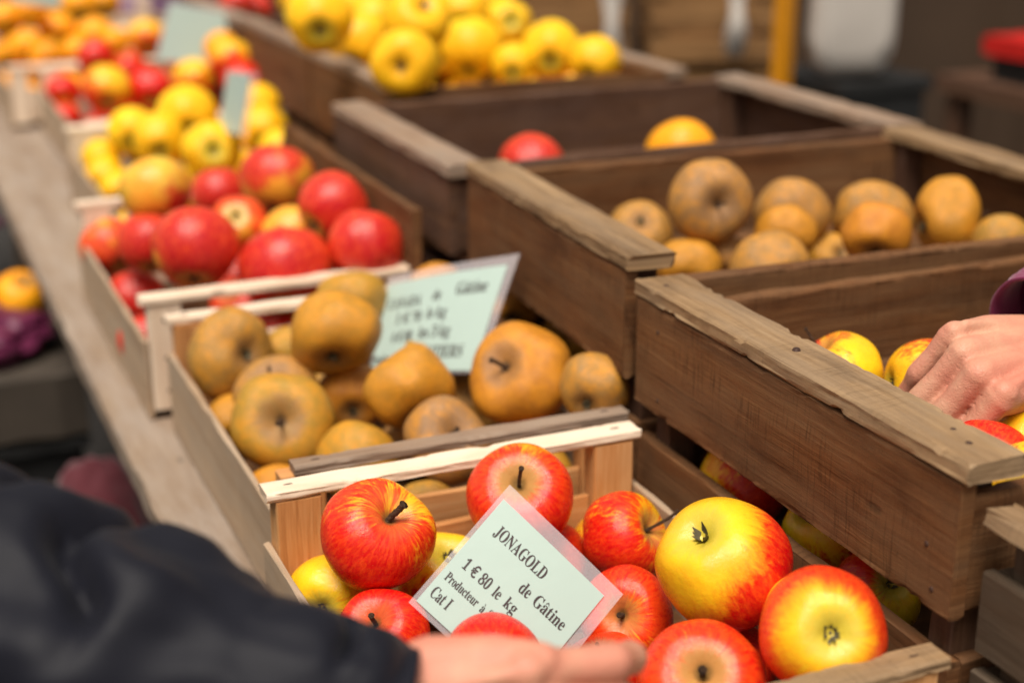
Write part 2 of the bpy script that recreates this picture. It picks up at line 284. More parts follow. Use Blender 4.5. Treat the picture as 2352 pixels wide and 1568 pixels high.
APPLES=[
('L1','jona',(0.2866,0.8888,0.1120),0.0386,(0.22,-0.57,0.79),1,0.24,(-0.45,-0.42,-0.40),'large red and yellow striped apple with a thick stem, before the pale back rail'),
('L1','jona',(0.4029,0.9071,0.1120),0.0384,(-0.31,-0.57,0.76),1,0.42,(-0.27,-0.60,-0.47),"round red apple with tan russet around its long stem, behind the sharp card's tip"),
('L1','jona',(0.2736,0.8415,0.0620),0.0314,(-0.41,-0.35,0.84),1,0.16,(0.14,0.10,0.84),'red and yellow apple with a short stem, lying just beyond the dark jacket cuff'),
('L1','jona',(0.4725,0.8736,0.0808),0.0335,(0.52,-0.69,0.51),1,0.16,(-0.59,-0.24,-0.09),'red apple with yellow shoulder whose stem points right at the big yellow apple'),
('L1','jona',(0.4754,0.7456,0.1215),0.0436,(0.60,0.10,-0.79),1,0.00,(1.03,-0.43,-0.72),'biggest apple, mostly yellow with a red right side and its dry calyx showing'),
('L1','jona',(0.4406,0.8095,0.0580),0.0326,(-0.57,-0.69,0.44),1,0.62,(0.10,0.61,0.02),'red apple facing the viewer stem first, at the right corner of the sharp price card'),
('L1','jona',(0.4170,0.6702,0.0880),0.0379,(-0.34,-0.58,0.74),1,0.55,(0.52,0.46,-0.06),'red apple with an orange stem hollow at the bottom edge below the big yellow apple'),
('L1','jona',(0.4738,0.6312,0.1311),0.0368,(0.39,0.79,-0.47),1,0.52,(0.81,1.08,-0.65),'yellow apple ringed with red, calyx facing the viewer, beside the dark plank corner'),
('L1','jona',(0.3078,0.7302,0.0940),0.0308,(0.35,0.83,-0.43),0,0.75,(0.05,0.13,0.62),'plain bright red apple in front of the lower edge of the sharp price card'),
('L1','jona',(0.2614,0.9187,0.0543),0.0322,(0.55,0.82,-0.17),0,-0.30,(0.09,-0.42,-0.70),'yellow apple in the left corner of the crate, half under the striped one'),
('L1','jona',(0.3460,0.9160,0.0560),0.0337,(0.02,0.46,-0.89),1,-0.12,(-0.41,-0.24,-0.71),'orange yellow apple showing its calyx between the striped apple and the price card'),
('L1','jona',(0.4283,0.9104,0.0532),0.0295,(0.41,0.87,-0.27),0,0.60,(0.02,0.05,0.54),'small red apple wedged below the long stemmed apple'),
('L1','jona',(0.4824,0.9208,0.0456),0.0299,(0.45,0.85,-0.27),0,0.05,(-0.19,-0.36,-0.35),'orange apple peeking out at the left of the one with the yellow shoulder'),
('L1','jona',(0.4965,0.6802,0.1111),0.0261,(0.45,0.62,-0.65),0,-0.40,(-0.25,-0.34,-0.34),'yellow apple showing only its top between two big apples on the right'),
('L1','jona',(0.4026,0.7706,0.0425),0.0275,(-0.19,-0.14,0.97),1,0.70,(-0.20,-0.38,-0.32),'red apple with a stub stem, below the right corner of the price card'),
('B1','jona',(0.5876,0.8993,0.0920),0.0347,(0.90,0.28,0.33),0,0.12,(0.38,-0.52,-0.01),'red and orange apple in the gap under the big dark crate, furthest of three'),
('B1','jona',(0.5940,0.7980,0.0980),0.0318,(0.65,0.04,-0.76),1,-0.30,(-0.05,-0.40,-0.72),'yellow apple with its calyx showing under the big dark crate, middle of three'),
('B1','jona',(0.5891,0.7291,0.0820),0.0296,(0.06,0.71,-0.70),1,-0.14,(-0.40,0.46,0.62),'dull orange and yellow apple low under the big dark crate, nearest of three'),
('T1','jona',(0.6508,0.8737,0.1820),0.0342,(-0.53,0.33,0.78),1,-0.30,(-0.71,0.56,0.36),'yellow green apple with a thin upright stem inside the crate the hand reaches into'),
('T1','jona',(0.6924,0.8265,0.1849),0.0328,(0.93,-0.37,-0.01),1,-0.40,(0.37,-0.03,0.88),'golden yellow apple right behind the knuckles of the reaching hand'),
('T1','jona',(0.7226,0.7779,0.1626),0.0310,(0.43,0.90,-0.05),0,0.70,(-0.00,-0.00,0.54),'red apple directly under the reaching hand'),
('T1','jona',(0.6992,0.7254,0.1689),0.0306,(0.82,0.56,-0.07),0,-0.55,(-0.47,0.66,0.37),'orange yellow apple below the wrist of the reaching hand'),
('T1','jona',(0.6478,0.7047,0.1767),0.0291,(0.81,0.58,-0.08),0,0.80,(-0.04,0.25,0.37),'bright red apple behind the near end of the worn cap rail'),
('T1','jona',(0.6399,0.6510,0.1842),0.0293,(0.83,0.56,-0.09),0,-0.40,(-0.03,0.25,0.37),'yellow apple at the near corner of the crate the hand reaches into'),
('T2','rus',(0.7428,1.2211,0.2296),0.0406,(-0.20,-0.98,0.10),1,0.10,(-0.51,-0.83,0.23),'large tan russet apple with a deep open hollow, top left in the middle dark crate'),
('T2','rus',(0.7047,1.2901,0.1850),0.0334,(0.34,0.62,-0.71),1,0.30,(-0.46,-0.85,0.26),'leftmost russet apple, cut off by the cap rail of the middle dark crate'),
('T2','rus',(0.8443,1.2268,0.2050),0.0376,(0.49,0.71,0.51),0,0.20,(-0.55,-0.80,0.24),'tan russet apple behind a yellower one, centre of the middle dark crate'),
('T2','rus',(0.8038,1.1784,0.2017),0.0295,(0.49,0.72,0.50),0,0.85,(-0.55,-0.80,0.25),'small yellow apple in front of the centre tan one in the middle dark crate'),
('T2','rus',(0.9237,1.2037,0.1996),0.0379,(0.52,0.68,0.51),0,0.30,(-0.59,-0.77,0.24),'round tan russet apple behind a glossy orange one in the middle dark crate'),
('T2','rus',(0.8523,1.1013,0.2124),0.0325,(0.53,0.69,0.50),0,1.00,(-0.59,-0.77,0.25),'orange russet apple in front of the round tan one in the middle dark crate'),
('T2','rus',(0.9793,1.1533,0.2021),0.0391,(0.93,-0.29,0.22),0,0.80,(-0.63,-0.74,0.24),'oblong yellow brown russet apple at the right of the middle dark crate'),
('T2','rus',(0.9932,1.0918,0.1932),0.0287,(0.58,0.64,0.50),0,0.40,(-0.65,-0.72,0.25),'small tan apple furthest right in the middle dark crate'),
('T2','rus',(0.7107,1.2030,0.1710),0.0300,(0.45,0.76,0.47),0,0.80,(-0.49,-0.83,0.28),'yellow ochre apple low at the left corner of the middle dark crate'),
('T2','rus',(0.7619,1.2271,0.1662),0.0302,(0.46,0.75,0.48),0,0.10,(-0.51,-0.82,0.27),'smooth tan apple beside the ochre one low in the middle dark crate'),
('T2','rus',(0.7490,1.1183,0.1820),0.0402,(0.01,1.00,0.07),0,0.25,(-0.53,-0.80,0.28),'wide tan apple with a dark speck, front centre of the middle dark crate'),
('T2','rus',(0.8771,1.2013,0.1625),0.0254,(0.12,0.85,-0.52),1,0.70,(-0.57,-0.78,0.27),'pale yellow apple right of the wide speckled one in the middle dark crate'),
('T2','rus',(0.8819,1.1313,0.1688),0.0320,(0.54,0.69,0.48),0,0.30,(-0.59,-0.76,0.27),'tan apple showing only its top over the front wall of the middle dark crate'),
('T3','gala',(0.7198,1.5884,0.1900),0.0387,(0.35,0.77,0.53),0,0.80,(-0.40,-0.89,0.22),'lone bright red apple on the left in the nearly empty dark crate'),
('T3','ora',(0.9206,1.5872,0.1900),0.0430,(0.42,0.73,0.54),0,0.95,(-0.49,-0.85,0.21),'lone dull orange apple in the nearly empty dark crate'),
('T4','gold',(0.5961,2.0260,0.3207),0.0468,(0.27,0.92,0.29),0,0.00,(-0.28,-0.95,0.12),'yellow apple at the left end of the heaped yellow pile above the dark crates'),
('T4','gold',(0.6963,2.1656,0.2650),0.0456,(0.51,0.61,0.61),0,0.10,(-0.30,-0.94,0.14),'greenish yellow apple above the one with a dark hollow in the yellow pile'),
('T4','gold',(0.6522,1.8388,0.2834),0.0434,(-0.47,-0.88,-0.00),1,0.30,(-0.33,-0.93,0.15),'yellow apple with a dark brown hollow facing out, lowest in the yellow pile'),
('T4','gold',(0.8384,2.0738,0.2611),0.0451,(0.35,0.61,0.71),0,0.00,(-0.37,-0.92,0.14),'pale conical yellow apple in the middle of the yellow pile'),
('T4','gold',(0.7057,1.9418,0.3230),0.0461,(0.09,-0.76,0.64),1,0.35,(-0.34,-0.93,0.12),'yellow apple with open stem hollow near the crest of the yellow pile'),
('T4','gold',(0.8612,2.1608,0.3027),0.0413,(0.35,0.89,0.29),0,0.10,(-0.37,-0.92,0.12),'yellow apple high in the yellow pile behind the conical one'),
('T4','gold',(0.9419,2.1748,0.2800),0.0394,(0.21,0.94,-0.27),1,0.05,(-0.39,-0.91,0.12),'yellow apple with small calyx toward the viewer at the right shoulder of the yellow pile'),
('T4','gold',(0.9409,2.0113,0.2595),0.0436,(0.41,0.87,0.27),0,0.10,(-0.42,-0.90,0.14),'smooth yellow apple left of the rightmost one in the yellow pile'),
('T4','gold',(0.9674,1.9211,0.2550),0.0360,(0.64,0.60,0.48),0,0.35,(-0.44,-0.88,0.15),'rightmost yellow apple in the yellow pile, over the end of the rail'),
('T4','gold',(0.8739,1.9972,0.2452),0.0303,(0.39,0.89,0.26),0,0.00,(-0.40,-0.91,0.15),'small bright yellow apple low behind the rail in the yellow pile'),
('T4','gold',(0.7853,2.3112,0.3072),0.0417,(0.31,0.90,0.30),0,0.20,(-0.32,-0.94,0.11),'yellow apple at the top edge of the picture, left crest of the yellow pile'),
('T4','gold',(0.8741,2.2997,0.3250),0.0420,(0.34,0.89,0.31),0,0.20,(-0.35,-0.93,0.10),'yellow apple cut by the top edge, crest of the yellow pile'),
('T4','gold',(0.7120,2.2877,0.2893),0.0409,(0.28,0.91,0.29),0,0.30,(-0.30,-0.95,0.12),'orange tinged yellow apple between the leftmost and greenish ones in the yellow pile'),
('T4','gold',(0.8353,2.2018,0.2428),0.0407,(0.34,0.90,0.27),0,0.80,(-0.35,-0.93,0.14),'orange yellow apple squeezed beside the conical one in the yellow pile'),
('T5','gold',(0.7357,2.5885,0.2888),0.0456,(0.26,0.92,0.30),0,0.30,(-0.27,-0.96,0.11),'yellow apple cut by the top edge at the far left of the yellow pile'),
('L2','rus',(0.2940,1.3461,0.0976),0.0417,(-0.31,0.93,-0.19),0,0.35,(-0.20,-0.92,0.33),'brown russet apple furthest left in the crate with the blurred price card'),
('L2','rus',(0.3714,1.2577,0.1335),0.0428,(0.33,0.75,0.57),0,0.75,(-0.27,-0.91,0.32),'large smooth golden russet apple left of the blurred price card'),
('L2','rus',(0.4228,1.3636,0.1270),0.0338,(0.24,0.78,0.58),0,0.50,(-0.28,-0.91,0.30),'golden russet apple at the back rail, behind the large smooth one'),
('L2','rus',(0.3158,1.2626,0.0804),0.0392,(-0.28,-0.31,0.91),1,0.15,(-0.23,-0.91,0.36),'rough brown russet apple behind the one whose stem pit faces out'),
('L2','rus',(0.3007,1.1860,0.0834),0.0439,(-0.28,-0.86,0.43),1,0.55,(-0.23,-0.90,0.37),'yellow russet apple whose brown stem pit faces the viewer, front left'),
('L2','rus',(0.3883,1.2660,0.0650),0.0328,(0.28,0.92,0.27),0,1.00,(-0.27,-0.89,0.36),'orange russet apple in the dip behind the pit facing one'),
('L2','rus',(0.4081,1.1580,0.1068),0.0404,(-0.03,0.83,0.56),0,0.80,(-0.31,-0.88,0.36),'ochre russet apple below the blurred price card'),
('L2','rus',(0.4958,1.1168,0.1220),0.0447,(-0.75,-0.36,0.55),1,0.95,(-0.38,-0.86,0.35),'big orange russet apple with a deep hollow, overlapping the blurred price card'),
('L2','rus',(0.5295,1.0407,0.1305),0.0305,(0.68,0.67,0.30),0,0.30,(-0.42,-0.83,0.36),'brown russet apple in the right corner beside the dark crate'),
('L2','rus',(0.4167,1.0897,0.0838),0.0367,(-0.00,-0.79,0.61),1,0.00,(-0.33,-0.86,0.39),'rough tan russet apple with a dark hollow, at the front rail'),
('L2','rus',(0.3500,1.1304,0.0600),0.0365,(0.37,0.86,0.36),0,0.60,(-0.27,-0.88,0.40),'orange and grey russet apple low behind the left half of the front rail'),
('L2','rus',(0.2884,1.3069,0.0376),0.0307,(0.21,0.94,0.26),0,0.80,(-0.20,-0.91,0.37),'small dark russet apple low at the left side board'),
('L2','rus',(0.4965,1.2309,0.0472),0.0305,(0.36,0.90,0.26),0,0.30,(-0.35,-0.86,0.37),'tan russet apple low between the ochre and the big orange one'),
('B2','rus',(0.6208,1.2847,0.0750),0.0317,(0.41,0.86,0.30),0,0.80,(-0.41,-0.85,0.33),'orange brown russet apple in the gap under the middle dark crate, nearer one'),
('B2','rus',(0.5783,1.3249,0.1125),0.0291,(0.38,0.87,0.33),0,0.90,(-0.38,-0.87,0.30),'russet apple in the gap under the middle dark crate, by the card corner'),
('L2','rus',(0.2817,1.1397,0.0346),0.0305,(0.23,0.95,0.21),0,0.90,(-0.22,-0.88,0.42),'yellow apple low in the near left corner by the front rail'),
('L2','rus',(0.3545,1.3669,0.0766),0.0308,(0.24,0.92,0.30),0,0.50,(-0.24,-0.91,0.33),'russet apple showing a sliver between two bigger ones on the left'),
('L2','rus',(0.5122,1.3675,0.1276),0.0296,(0.33,0.88,0.34),0,0.90,(-0.34,-0.90,0.29),'orange brown apple showing above the top edge of the blurred price card'),
('L2','rus',(0.3841,1.0501,0.0370),0.0303,(0.34,0.92,0.19),0,0.40,(-0.31,-0.85,0.43),'dim brown apple seen through the slats behind the pale back rail'),
('L3','gala',(0.3060,1.7531,0.1650),0.0407,(0.01,0.62,0.78),0,-0.25,(0.55,-0.35,-1.07),'pale yellow apple blushed pink below, top left of the red heap'),
('L3','gala',(0.4529,1.7503,0.1663),0.0450,(0.34,0.51,0.79),0,0.00,(-0.23,-0.08,0.75),'pink red apple with a yellow patch, top of the red heap'),
('L3','gala',(0.4681,1.5702,0.1710),0.0398,(0.82,0.30,0.49),0,0.50,(-0.28,-0.93,0.24),'glossy red apple at the right top of the red heap'),
('L3','gala',(0.3809,1.6584,0.1400),0.0331,(0.28,0.77,-0.57),1,0.55,(0.21,0.92,-0.34),'pink apple with a yellow green base facing the viewer, middle of the red heap'),
('L3','gala',(0.4348,1.6179,0.1251),0.0389,(0.17,0.63,0.76),0,0.12,(-0.09,-0.34,-0.94),'orange apple behind the crimson one in the red heap'),
('L3','gala',(0.3077,1.5491,0.1464),0.0451,(0.22,0.61,0.76),0,0.12,(-0.19,-0.95,0.26),'orange red apple with a vertical red stripe, left front of the red heap'),
('L3','gala',(0.3930,1.5057,0.1238),0.0494,(0.17,0.65,0.74),0,0.45,(-0.53,-0.85,0.28),'large crimson apple at the front rail of the red heap'),
('L3','gala',(0.4788,1.4868,0.1456),0.0412,(0.38,0.52,0.77),0,0.80,(-0.30,-0.92,0.27),'dark crimson apple furthest right in the red heap'),
('L3','gala',(0.2866,1.7039,0.1156),0.0363,(0.11,0.64,0.76),0,0.80,(-0.16,-0.95,0.26),'dark crimson apple left of the one with the vertical stripe'),
('L3','gala',(0.2618,1.8539,0.0761),0.0348,(-0.40,0.74,0.55),0,0.45,(0.37,-0.21,-0.58),'dark red apple with yellow edge against the left side board of the red heap'),
('L3','gala',(0.2694,1.7335,0.0404),0.0352,(0.10,0.67,0.73),0,0.70,(-0.15,-0.95,0.29),'red apple low behind the near left corner post of the red heap'),
('L3','gala',(0.2563,1.6031,0.0328),0.0307,(0.11,0.69,0.72),0,0.80,(-0.15,-0.94,0.32),'red apple seen at the very bottom left corner of the red heap crate'),
('L3','gala',(0.4040,1.8531,0.1311),0.0343,(0.13,0.62,0.78),0,1.00,(-0.21,-0.95,0.23),'crimson apple in shade below the golden apples, top of the red heap'),
('L3','gala',(0.5230,1.5241,0.1417),0.0282,(0.21,0.62,0.76),0,0.10,(-0.31,-0.91,0.26),'orange apple behind the dark crimson one at the right side'),
('L4','gold',(0.4460,2.2360,0.1614),0.0456,(0.18,0.92,0.34),0,0.10,(-0.19,-0.96,0.18),'plump yellow apple on top of the small yellow heap'),
('L4','gold',(0.3755,2.3174,0.1300),0.0367,(0.15,0.93,0.33),0,-0.10,(-0.16,-0.97,0.19),'greenish yellow apple at the left of the small yellow heap'),
('L4','gold',(0.3924,2.1823,0.1401),0.0381,(0.17,0.93,0.32),0,0.10,(-0.17,-0.97,0.19),'yellow apple between the greenish and the calyx showing ones in the small yellow heap'),
('L4','gold',(0.4416,2.0577,0.1450),0.0407,(0.18,0.96,-0.20),1,0.10,(-0.21,-0.96,0.20),'yellow apple whose dark calyx faces the viewer in the small yellow heap'),
('L4','gold',(0.5672,2.2890,0.1591),0.0353,(0.23,0.91,0.34),0,0.30,(-0.24,-0.96,0.17),'yellow apple right behind the narrow edge on card'),
('L4','gold',(0.5545,2.2188,0.1350),0.0384,(0.23,0.92,0.33),0,0.40,(-0.24,-0.95,0.19),'warm yellow apple right of the narrow edge on card'),
('L4','gold',(0.5562,2.1283,0.1200),0.0320,(0.24,0.92,0.31),0,0.00,(-0.25,-0.95,0.20),'yellow apple at the right foot of the small yellow heap'),
('L4','gold',(0.3346,2.3626,0.0817),0.0309,(0.13,0.94,0.31),0,0.10,(-0.14,-0.97,0.20),'yellow apple by the left side board, highest of three in the small yellow heap'),
('L4','gold',(0.3275,2.3076,0.0633),0.0310,(0.13,0.94,0.30),0,0.10,(-0.14,-0.97,0.21),'yellow apple by the left side board, middle of three in the small yellow heap'),
('L4','gold',(0.3339,2.2101,0.0650),0.0295,(0.14,0.94,0.29),0,0.10,(-0.15,-0.96,0.22),'yellow apple by the left side board, nearest of three in the small yellow heap'),
('L4','gold',(0.4308,2.0951,0.0883),0.0323,(0.19,0.94,0.30),0,0.10,(-0.20,-0.96,0.22),'yellow apple under the one with the calyx in the small yellow heap'),
('L4','gold',(0.4934,2.1365,0.0900),0.0319,(0.21,0.93,0.30),0,0.40,(-0.22,-0.95,0.22),'shaded yellow apple just left of the pink red one'),
('L5','jona',(0.4070,2.7437,0.1250),0.0436,(0.13,0.88,0.46),0,-0.02,(-0.61,0.01,-0.49),'orange yellow apple in the middle of the far red and orange heap'),
('L5','jona',(0.3660,3.0292,0.0804),0.0340,(0.11,0.88,0.46),0,0.30,(-0.12,-0.98,0.16),'red apple at the left side board of the far red and orange heap'),
('L5','jona',(0.4857,2.7541,0.1181),0.0411,(0.15,0.87,0.46),0,0.25,(-0.16,-0.91,0.56),'pinkish red apple right of the orange yellow one in the far heap'),
('L5','jona',(0.4338,3.0267,0.1443),0.0358,(0.12,0.87,0.48),0,0.15,(-0.14,-0.98,0.14),'red apple at the back left of the far red and orange heap'),
('L5','jona',(0.4980,3.0244,0.1127),0.0379,(0.14,0.87,0.47),0,-0.10,(-0.16,-0.98,0.15),'orange apple behind the pinkish red one in the far heap'),
('L5','jona',(0.5915,2.9276,0.1400),0.0397,(0.17,0.86,0.48),0,0.00,(-0.06,-0.31,-0.76),'yellow topped orange apple under the left of the far price card'),
('L5','jona',(0.6142,2.6506,0.1765),0.0387,(0.20,0.86,0.48),0,0.05,(-0.07,-0.31,-0.76),'yellow topped orange apple under the right of the far price card'),
('L5','jona',(0.5762,2.7971,0.1200),0.0422,(0.18,0.87,0.47),0,0.00,(-0.07,-0.32,-0.76),'orange apple with tan top just beyond the small yellow heap'),
('L5','jona',(0.6173,2.5873,0.1486),0.0350,(0.21,0.86,0.47),0,0.80,(-0.23,-0.96,0.16),'dark red apple against the dark crate in the far heap'),
('L5','jona',(0.5347,3.0248,0.1762),0.0378,(0.15,0.86,0.49),0,0.00,(0.15,-0.31,-0.57),'orange apple left of the far price card'),
('L5','jona',(0.3602,2.9879,0.0354),0.0317,(0.11,0.89,0.45),0,0.00,(-0.12,-0.98,0.18),'small orange apple low at the near left corner of the far heap'),
('L5','ora',(0.6192,2.7425,0.1850),0.0335,(0.19,0.85,0.48),0,0.50,(-0.22,-0.97,0.14),'red apple behind the far price card'),
('L6','ora',(0.3506,3.4759,0.1100),0.0403,(0.09,0.87,0.49),0,0.20,(-0.10,-0.99,0.13),'orange yellow apple left of centre in the farthest heap'),
('L6','ora',(0.4293,3.5613,0.1338),0.0415,(0.10,0.86,0.50),0,0.10,(-0.12,-0.99,0.12),'yellow apple at the top of the farthest heap'),
('L6','ora',(0.5102,3.5430,0.1200),0.0417,(0.12,0.86,0.49),0,0.30,(-0.14,-0.98,0.13),'orange yellow apple at the right of the farthest heap'),
('L6','ora',(0.3871,3.4120,0.0926),0.0398,(0.10,0.87,0.48),0,0.10,(-0.11,-0.98,0.14),'golden apple low behind the end rail of the farthest heap'),
('L6','ora',(0.4602,3.4714,0.0900),0.0389,(0.11,0.87,0.48),0,0.10,(-0.13,-0.98,0.14),'golden apple right of the low one in the farthest heap'),
('L6','ora',(0.5414,3.4787,0.1087),0.0353,(0.13,0.86,0.49),0,0.60,(-0.15,-0.98,0.13),'orange apple at the right edge of the farthest heap'),
('L6','ora',(0.3208,3.5671,0.0854),0.0353,(0.08,0.87,0.49),0,0.40,(-0.09,-0.99,0.14),'orange apple at the left edge of the picture in the farthest heap'),
('L6','ora',(0.3211,3.5637,0.1631),0.0389,(0.08,0.86,0.50),0,0.90,(-0.09,-0.99,0.11),'deep orange apple at the left picture edge, upper one in the farthest heap'),
('L6','ora',(0.3717,3.5150,0.1822),0.0386,(0.09,0.86,0.51),0,0.30,(-0.10,-0.99,0.11),'yellow orange apple under the card at the top left edge'),
('L7','ora',(0.5365,3.9246,0.1446),0.0458,(0.12,0.85,0.51),0,1.10,(-0.13,-0.98,0.11),'red orange apple at the top edge, left of the lilac cloth'),
('L7','ora',(0.6421,4.2285,0.1200),0.0448,(0.13,0.85,0.51),0,1.30,(-0.15,-0.98,0.11),'reddest apple at the top edge, left of the lilac cloth'),
('L7','ora',(0.5200,4.2585,0.1166),0.0446,(0.10,0.85,0.51),0,0.80,(-0.12,-0.99,0.11),'orange apple at the top edge beside the far card'),
('T6','gala',(0.7027,2.9547,0.2400),0.0359,(0.20,0.84,0.51),0,0.80,(-0.23,-0.97,0.11),'bright red apple at the top edge behind the card, left one of two'),
('T6','gala',(0.7509,2.9928,0.2254),0.0313,(0.21,0.84,0.51),0,0.90,(-0.24,-0.96,0.11),'bright red apple at the top edge behind the card, right one of two'),
('T4','gold',(0.9599,2.3059,0.3000),0.0414,(0.37,0.88,0.30),0,0.00,(-0.38,-0.92,0.11),'yellow apple at the top edge of the picture, right crest of the yellow pile'),
('T4','gold',(0.8004,2.6443,0.2936),0.0453,(0.28,0.91,0.31),0,0.10,(-0.29,-0.95,0.10),'yellow apple cut by the top edge beside the leftmost one in the yellow pile'),
('T4','gold',(0.8495,2.3757,0.3259),0.0430,(0.32,0.90,0.31),0,0.20,(-0.34,-0.94,0.10),'yellow apple barely showing at the top edge, centre of the yellow pile'),
('T4','gold',(0.7387,2.2217,0.2920),0.0348,(0.30,0.91,0.29),0,0.50,(-0.31,-0.94,0.12),'deep yellow apple in the shade left of the open hollow one in the yellow pile'),
]
